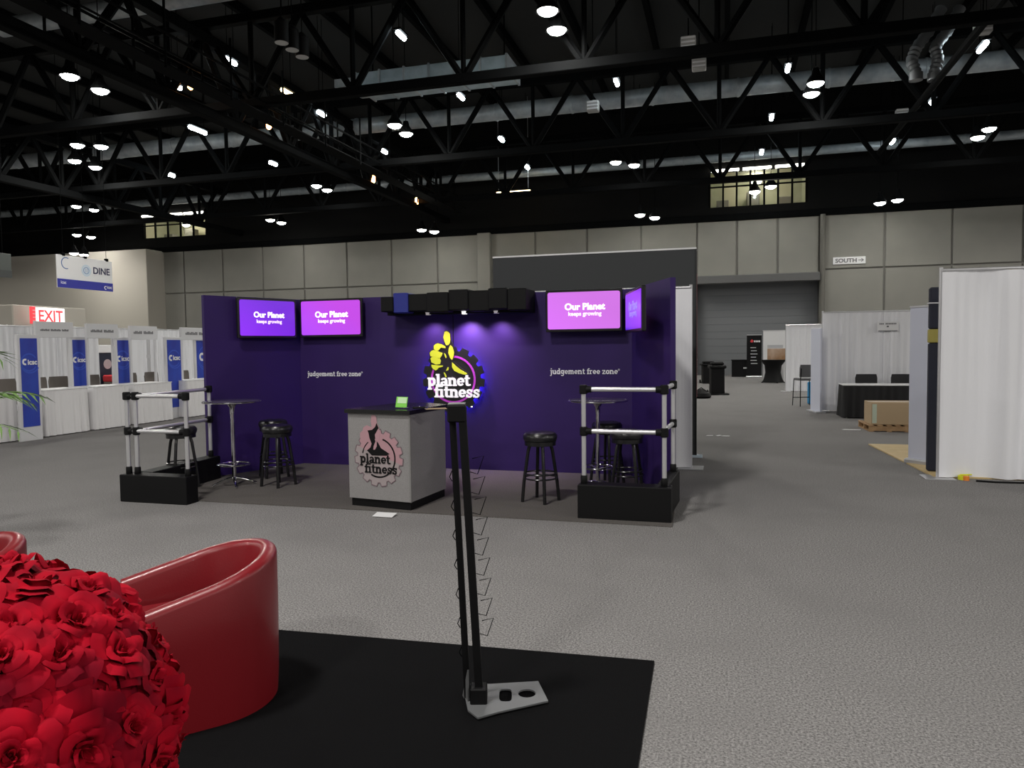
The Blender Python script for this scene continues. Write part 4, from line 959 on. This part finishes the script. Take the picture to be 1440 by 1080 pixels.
# tape roll, cable, debris
g = hz(1354, 674)
t = thing('tape_roll', 'yellow and orange tape roll on the floor at the foot of the nearest drape', 'tape', (g.x, g.y-.02, 0), .3)
def ring(R, r_, z0, z1): return S().lathe([(r_,z0),(R,z0),(R,z1),(r_,z1),(r_,z0)], 20, cap=False)
obj('roll', ring(.06, .035, 0, .05), mat('neon_yellow', (.75,.75,.02), .5), t); obj('loose_end', S().box(-.02, .13, .03, .05, .045, .06, .004), MATS['neon_yellow'], t)
obj('core', S().lathe([(.035,0),(.035,.052)], 16, c=(.0,-.055,0)), mat('neon_orange', (.85,.25,.03), .5), t)
g0_ = hz(1368, 675)
pts = [(0,0,.012),(.2,-.05,.012),(.5,-.03,.012),(.8,-.10,.012),(1.2,-.02,.012),(1.7,.02,.012),(2.4,.0,.012)]
t = obj('power_cable', S().tube(pts, .012, 8), m_black, loc=(g0_.x, g0_.y-.12, 0)); tag(t, 'black cable lying along the foot of the nearest drape', 'cable')
g = hz(1007, 613)
for k, (dx_, dy_, rz_, lab) in enumerate(((-.12,.0,.4,'left scrap of white paper lying in the aisle'),(.04,.03,1.1,'middle scrap of white paper lying in the aisle'),(.17,-.02,.1,'right scrap of white paper lying in the aisle'))):
    t = obj('paper_scrap', S().prism([(-.08,-.03),(.05,-.045),(.08,.02),(-.03,.04)], .003, .008), m_white, loc=(g.x+dx_, g.y+dy_, 0), rz=rz_); tag(t, lab, 'paper', 'paper scraps in the aisle')
g = hz(1205, 604.5); t = obj('paper_scrap', S().prism([(-.18,-.05),(.15,-.06),(.18,.03),(-.12,.05)], .003, .006), m_white, loc=(g.x-.1, g.y, 0)); tag(t, 'flat white sheet on the floor left of the pallet', 'paper')

# ------------------------------------------------------------------ black carpet in the foreground
g = hz(920, 932); l_ = hz(390, 888)
ang = math.atan2(g.y-l_.y, g.x-l_.x); r2 = hz(897, 1080); ang2 = math.atan2(g.y-r2.y, g.x-r2.x)
P = [(g.x, g.y), (g.x-7*cos(ang), g.y-7*sin(ang)), (g.x-7*cos(ang)-5*cos(ang2), g.y-7*sin(ang)-5*sin(ang2)), (g.x-5*cos(ang2), g.y-5*sin(ang2))]
bcp = obj('black_rug', S().prism(P, .001, .012), m_blackcarpet); tag(bcp, 'black carpet square under the red chairs and the thin black stand', 'carpet')

# ------------------------------------------------------------------ thin black stand with metal foot plate
RH = .013
bp = hz(668, 985, RH)
t = thing('brochure_stand', 'thin black double post stand with wire holders on a metal foot plate', 'stand', (bp.x, bp.y, RH))
L0 = lambda px, py, z=RH: hz(px, py, z)-Vector((bp.x, bp.y, RH))
out = [L0(652,975), L0(660,966), L0(690,966), L0(757,962), L0(771,990), L0(700,1006), L0(672,1014), L0(658,1003)]
def cut_plate(outline, holes, z0, z1):
    s = S(); bm = s.bm; es = []
    for lp in [outline]+holes:
        vs = [bm.verts.new((p.x, p.y, z1)) for p in lp]; es += [bm.edges.new((vs[i], vs[(i+1) % len(vs)])) for i in range(len(vs))]
    r_ = bmesh.ops.triangle_fill(bm, use_beauty=True, use_dissolve=False, edges=es)
    fs = [f for f in r_['geom'] if isinstance(f, bmesh.types.BMFace)]
    bmesh.ops.solidify(bm, geom=fs, thickness=-(z1-z0)); return s
def oval(c, rx, ry, n=16, p_=2.0):
    o_ = []
    for i in range(n):
        a = 2*PI*i/n; o_.append(L0(c[0]+rx*math.copysign(abs(cos(a))**(2/p_), cos(a)), c[1]+ry*math.copysign(abs(sin(a))**(2/p_), sin(a))))
    return o_
obj('foot_plate', cut_plate(out, [oval((711,982),9,9,16,4), oval((741,979.5),12.5,6)], 0, .008), mat('brushed_metal', (.16,.165,.17), .5, metal=.3), t, label='grey metal foot plate with cutouts')
dp = (cam.matrix_world.to_translation()-Vector((bp.x,bp.y,0))); 
def col(px_b, py_b, px_t, py_t, hgt, w_, nm='post'):
    """a square post from the plate up to a top position at height hgt"""
    A = L0(px_b, py_b); n_ = rt0
    # depth of the top: same horizontal plane through the foot
    d = ray(px_t, py_t); base = hz(px_b, py_b, RH); nn = Vector((-sin(YAW), cos(YAW), 0)); tt = base.dot(nn)/d.dot(nn); B = Vector((d.x*tt, d.y*tt, CAM_H+d.z*tt))-Vector((bp.x,bp.y,RH))
    s = S(); u = rt0*(w_/2); v = Vector((-rt0.y, rt0.x, 0))*(w_/2)
    q = [A-u-v, A+u-v, A+u+v, A-u+v]; q2 = [B-u-v, B+u-v, B+u+v, B-u+v]
    s.face(q[::-1]); s.face(q2)
    for i in range(4): s.face([q[i], q[(i+1) % 4], q2[(i+1) % 4], q2[i]])
    bmesh.ops.remove_doubles(s.bm, verts=s.bm.verts[:], dist=.0001)
    obj(nm, s, m_black, t); return A, B
A1, B1 = col(658, 984, 635.5, 572, 1.4, .030)
A2, B2 = col(675, 990, 649.5, 572, 1.4, .036)
mid = (B1+B2)/2
obj('top_cap', S().box(-.043, .043, -.045, .045, -.07, .012, .006, M=Matrix.Translation(mid) @ Matrix.Rotation(YAW, 4, 'Z')), m_black, t)
obj('cap_plate', S().box(-.040, .040, -.042, .042, .012, .018, .002, M=Matrix.Translation(mid) @ Matrix.Rotation(YAW, 4, 'Z')), mat('grey_cap', (.16,.17,.17), .4), t, label='grey top plate')
obj('gusset', S().prism([(0,0),(.10,0),(.0,.17)], -.004, .004, M=Matrix.Translation(A2+Vector((-.05,-.02,0))) @ Matrix.Rotation(YAW+1.9, 4, 'Z') @ Matrix.Rotation(PI/2, 4, 'X')), MATS['brushed_metal'], t)
for i in range(9):
    f = .24+.068*i; c = A2.lerp(B2, f); r_ = rt0
    zz_ = .075
    obj('wire_holder', S().tube([c+r_*.02, c+r_*.055+Vector((0,0,-.01)), c+r_*.085+Vector((0,0,zz_)), c+r_*.03+Vector((0,0,zz_-.012))], .0022, 6), m_steel, t)
for i in range(7):
    f = .15+.1*i; c = A1.lerp(B1, f); obj('wire_clip', S().tube([c-rt0*.018, c-rt0*.03+Vector((0,0,.02)), c-rt0*.018+Vector((0,0,.05))], .0025, 5), m_steel, t)
obj('base_block', S().box(-.045, .035, -.04, .04, 0, .09, .006, M=Matrix.Translation(A2) @ Matrix.Rotation(YAW, 4, 'Z')), m_black, t)

# ------------------------------------------------------------------ red tub chairs
def tub_chair(C0, axis, label, Rr=.35, th=.08, L=.33, hb=.725, ha=.56):
    """axis: world angle the chair faces"""
    t = thing('tub_chair', label, 'chair', (C0.x, C0.y, RH-.001), axis, 'red tub chairs')
    # plan path in local coords, x forward: far arm tip (x=L,y=R) -> back (x=-R) -> near arm tip
    st = []
    for i in range(7): st.append((L*(1-i/6), 1.0, Vector((0, 1))))
    for i in range(1, 24): a = PI/2+PI*i/24; st.append((None, a, Vector((cos(a), sin(a)))))
    for i in range(7): st.append((L*i/6, -1.0, Vector((0, -1))))
    s = S(); rows = []
    for x, a, n in st:
        if x is None: c = Vector((0, 0)); 
        else: c = Vector((x, 0))
        out_x = (c+n*Rr).x; f = (L-out_x)/(L+Rr); f = max(0, min(1, f)); hgt = ha+(hb-ha)*(f**1.0)
        prof = [(Rr*.965, .0), (Rr*.985, .12), (Rr, hgt*.6)]
        for k in range(7): b_ = PI*k/6; prof.append((Rr-th/2+th/2*cos(b_), hgt-th/2*.8+th/2*.8*sin(b_)))
        prof += [(Rr-th, hgt*.6), (Rr-th, .30)]
        rows.append([s.bm.verts.new((c.x+n.x*r_, c.y+n.y*r_, z)) for r_, z in prof])
    for A, B in zip(rows, rows[1:]):
        for j in range(len(A)-1): s.bm.faces.new((A[j], A[j+1], B[j+1], B[j]))
    for rw in (rows[0], rows[-1]): s.bm.faces.new(rw)
    obj('shell', s, m_red_leather, t, ang=60)
    s = S(); inn = [(L-.01, Rr-th+.01)]+[((Rr-th+.01)*cos(PI/2+PI*i/16), (Rr-th+.01)*sin(PI/2+PI*i/16)) for i in range(17)]+[(L-.01, -(Rr-th+.01))]
    s.prism(inn, .03, .30); obj('seat_base', s, m_red_leather, t)
    s = S(); inn = [(L+.0, Rr-th-.005)]+[((Rr-th-.005)*cos(PI/2+PI*i/16), (Rr-th-.005)*sin(PI/2+PI*i/16)) for i in range(17)]+[(L+.0, -(Rr-th-.005))]
    s.prism(inn, .30, .43); bmesh.ops.bevel(s.bm, geom=[e for e in s.bm.edges if e.verts[0].co.z > .42 and e.verts[1].co.z > .42], offset=.03, segments=3, affect='EDGES')
    obj('seat_cushion', s, m_red_leather, t)
    return t
d = Vector((-.85, -.53)).normalized(); wd = rt0*d.x + Vector((-sin(YAW), cos(YAW), 0))*d.y
tub_chair(cw(-1.52, 3.55), math.atan2(wd.y, wd.x), 'glossy red tub chair in full view on the black carpet')
tub_chair(cw(-2.9, 3.72), math.atan2(wd.y, wd.x)+.3, 'red tub chair mostly hidden behind the roses at the left edge')

# ------------------------------------------------------------------ rose ball
def rose_mesh(seed):
    rnd = random.Random(seed); s = S(); R = .052
    def petal(ang, r0, r1, hgt, wid, curl, base_z):
        n, k = 6, 5; g = []
        for j in range(k+1):
            v = j/k; row = []
            for i in range(n+1):
                u = i/n*2-1; wv = wid*(.42+.58*sin(PI*min(1, .18+.66*v)))
                a = ang+u*wv; rr_ = r0+(r1-r0)*v**1.25 + curl*max(0, v-.7)*2.2*(1+.3*sin(3*u+seed)) - .004*u*u
                z = base_z+hgt*(sin(v*PI*.5)) - .009*u*u*v - curl*max(0, v-.72)*2.2 + .0035*sin(4*u+seed+ang*3)*v*v
                row.append(s.bm.verts.new((rr_*cos(a), rr_*sin(a), z)))
            g.append(row)
        for j in range(k):
            for i in range(n): s.bm.faces.new((g[j][i], g[j][i+1], g[j+1][i+1], g[j+1][i]))
    for lay, (n, r0, r1, hgt, wid, curl, bz_) in enumerate(((3,.003,.007,.030,1.5,.000,.0),(3,.005,.013,.034,1.3,.002,-.002),(4,.008,.022,.036,1.05,.006,-.005),(5,.011,.034,.034,.88,.011,-.008),(6,.014,.046,.026,.78,.013,-.012),(6,.016,.055,.012,.72,.010,-.016))):
        a0 = rnd.uniform(0, 6)
        for i in range(n): petal(a0+2*PI*i/n+rnd.uniform(-.2,.2), r0, r1*rnd.uniform(.88,1.12), hgt*rnd.uniform(.85,1.12), wid*rnd.uniform(.9,1.15), curl*rnd.uniform(.6,1.4), bz_)
    return s.mesh('rose', m_rose, 60)
vs = [rose_mesh(i) for i in range(5)]
rc = cw(-1.135, 1.50, .88)
rb = thing('rose_arrangement', 'large round ball of ruffled red roses in the near left corner', 'flowers', (rc.x, rc.y, rc.z))
obj('foam_core', S().lathe([(.335*sin(PI*i/16)+.0001, -.335*cos(PI*i/16)) for i in range(17)], 28, cap=False), m_rose_dark, rb)
NR = 190; RB = .35
for i in range(NR):
    z = 1-2*(i+.5)/NR
    if z < -.85: continue
    a = i*2.399963; r_ = math.sqrt(1-z*z); n = Vector((r_*cos(a), r_*sin(a), z))
    n = (n+Vector((random.uniform(-.05,.05), random.uniform(-.05,.05), random.uniform(-.05,.05)))).normalized()
    o = obj('rose', vs[i % 5], m_rose, rb); o.location = n*(RB+random.uniform(-.016,.018))
    tiltn = (n+Vector((random.uniform(-.4,.4), random.uniform(-.4,.4), random.uniform(-.35,.4)))).normalized()
    q = tiltn.to_track_quat('Z', 'Y') @ Matrix.Rotation(random.uniform(0, 6.28), 3, 'Z').to_quaternion()
    o.rotation_euler = q.to_euler(); sc_ = random.uniform(1.45, 1.85); o.scale = (sc_, sc_, sc_)
ts = thing('plant_pedestal', 'black pedestal under the ball of red roses', 'pedestal', (rc.x, rc.y, RH))
obj('column', S().lathe([(.20,0),(.20,.03),(.05,.06),(.04,.38),(.05,.42),(.16,.46),(.16,.485)], 24), m_black, ts)

# ------------------------------------------------------------------ palm at the left edge
pc = cw(-5.1, 6.3)
t = thing('potted_palm', 'green potted palm with fronds reaching in at the left edge', 'plant', (pc.x, pc.y, 0))
obj('pot', S().lathe([(.16,0),(.22,.36),(.24,.38),(.22,.38),(.20,.34)], 24), m_black, t); obj('soil', S().lathe([(.0001,.34),(.20,.34)], 20, cap=False), mat('soil', (.03,.02,.015), .9), t)
obj('trunk', S().tube([(0,0,.3),(.01,.01,.6),(0,0,.95)], [.03,.025,.02], 8), mat('palm_stem', (.12,.10,.05), .8), t)
fr = [(YAW-.15, .98, .25, -.10), (YAW+.05, .72, .85, .0), (YAW-.35, .75, .05, -.35), (YAW+.5, .8, .5, -.1), (YAW+1.6, .8, .5, -.2), (YAW+2.6, .9, .5, -.2), (YAW+3.6, .8, .5, -.2), (YAW-1.2, .8, .4, -.2), (YAW-2, .7, .6, -.1), (YAW+.2, .95, .48, -.02)]
for a, L, zr_, dr_ in fr:
    f = S(); stem = []
    for i in range(13):
        u = i/12; stem.append(Vector((cos(a)*L*u, sin(a)*L*u, .95+zr_*sin(u*PI*.62)*.9+dr_*u*u)))
    fo = obj('frond_stem', S().tube(stem, [.006]*6+[.004]*7, 6), m_leaf, t)
    for i in range(3, 13):
        c = stem[i]; d = (stem[i]-stem[i-1]).normalized(); side_ = Vector((-sin(a), cos(a), 0)); l_ = .26*sin(PI*(i-1)/13)+.05
        for sg in (-1, 1):
            tip = c+(side_*sg*.75+d*.75+Vector((0,0,-.35))).normalized()*l_; md = c.lerp(tip, .45)+Vector((0,0,.02)); wv = d*.013
            s = S(); s.face([c, md-wv, tip, md+wv]); obj('leaflet', s, m_leaf, fo)
print('objects', len(bpy.data.objects))
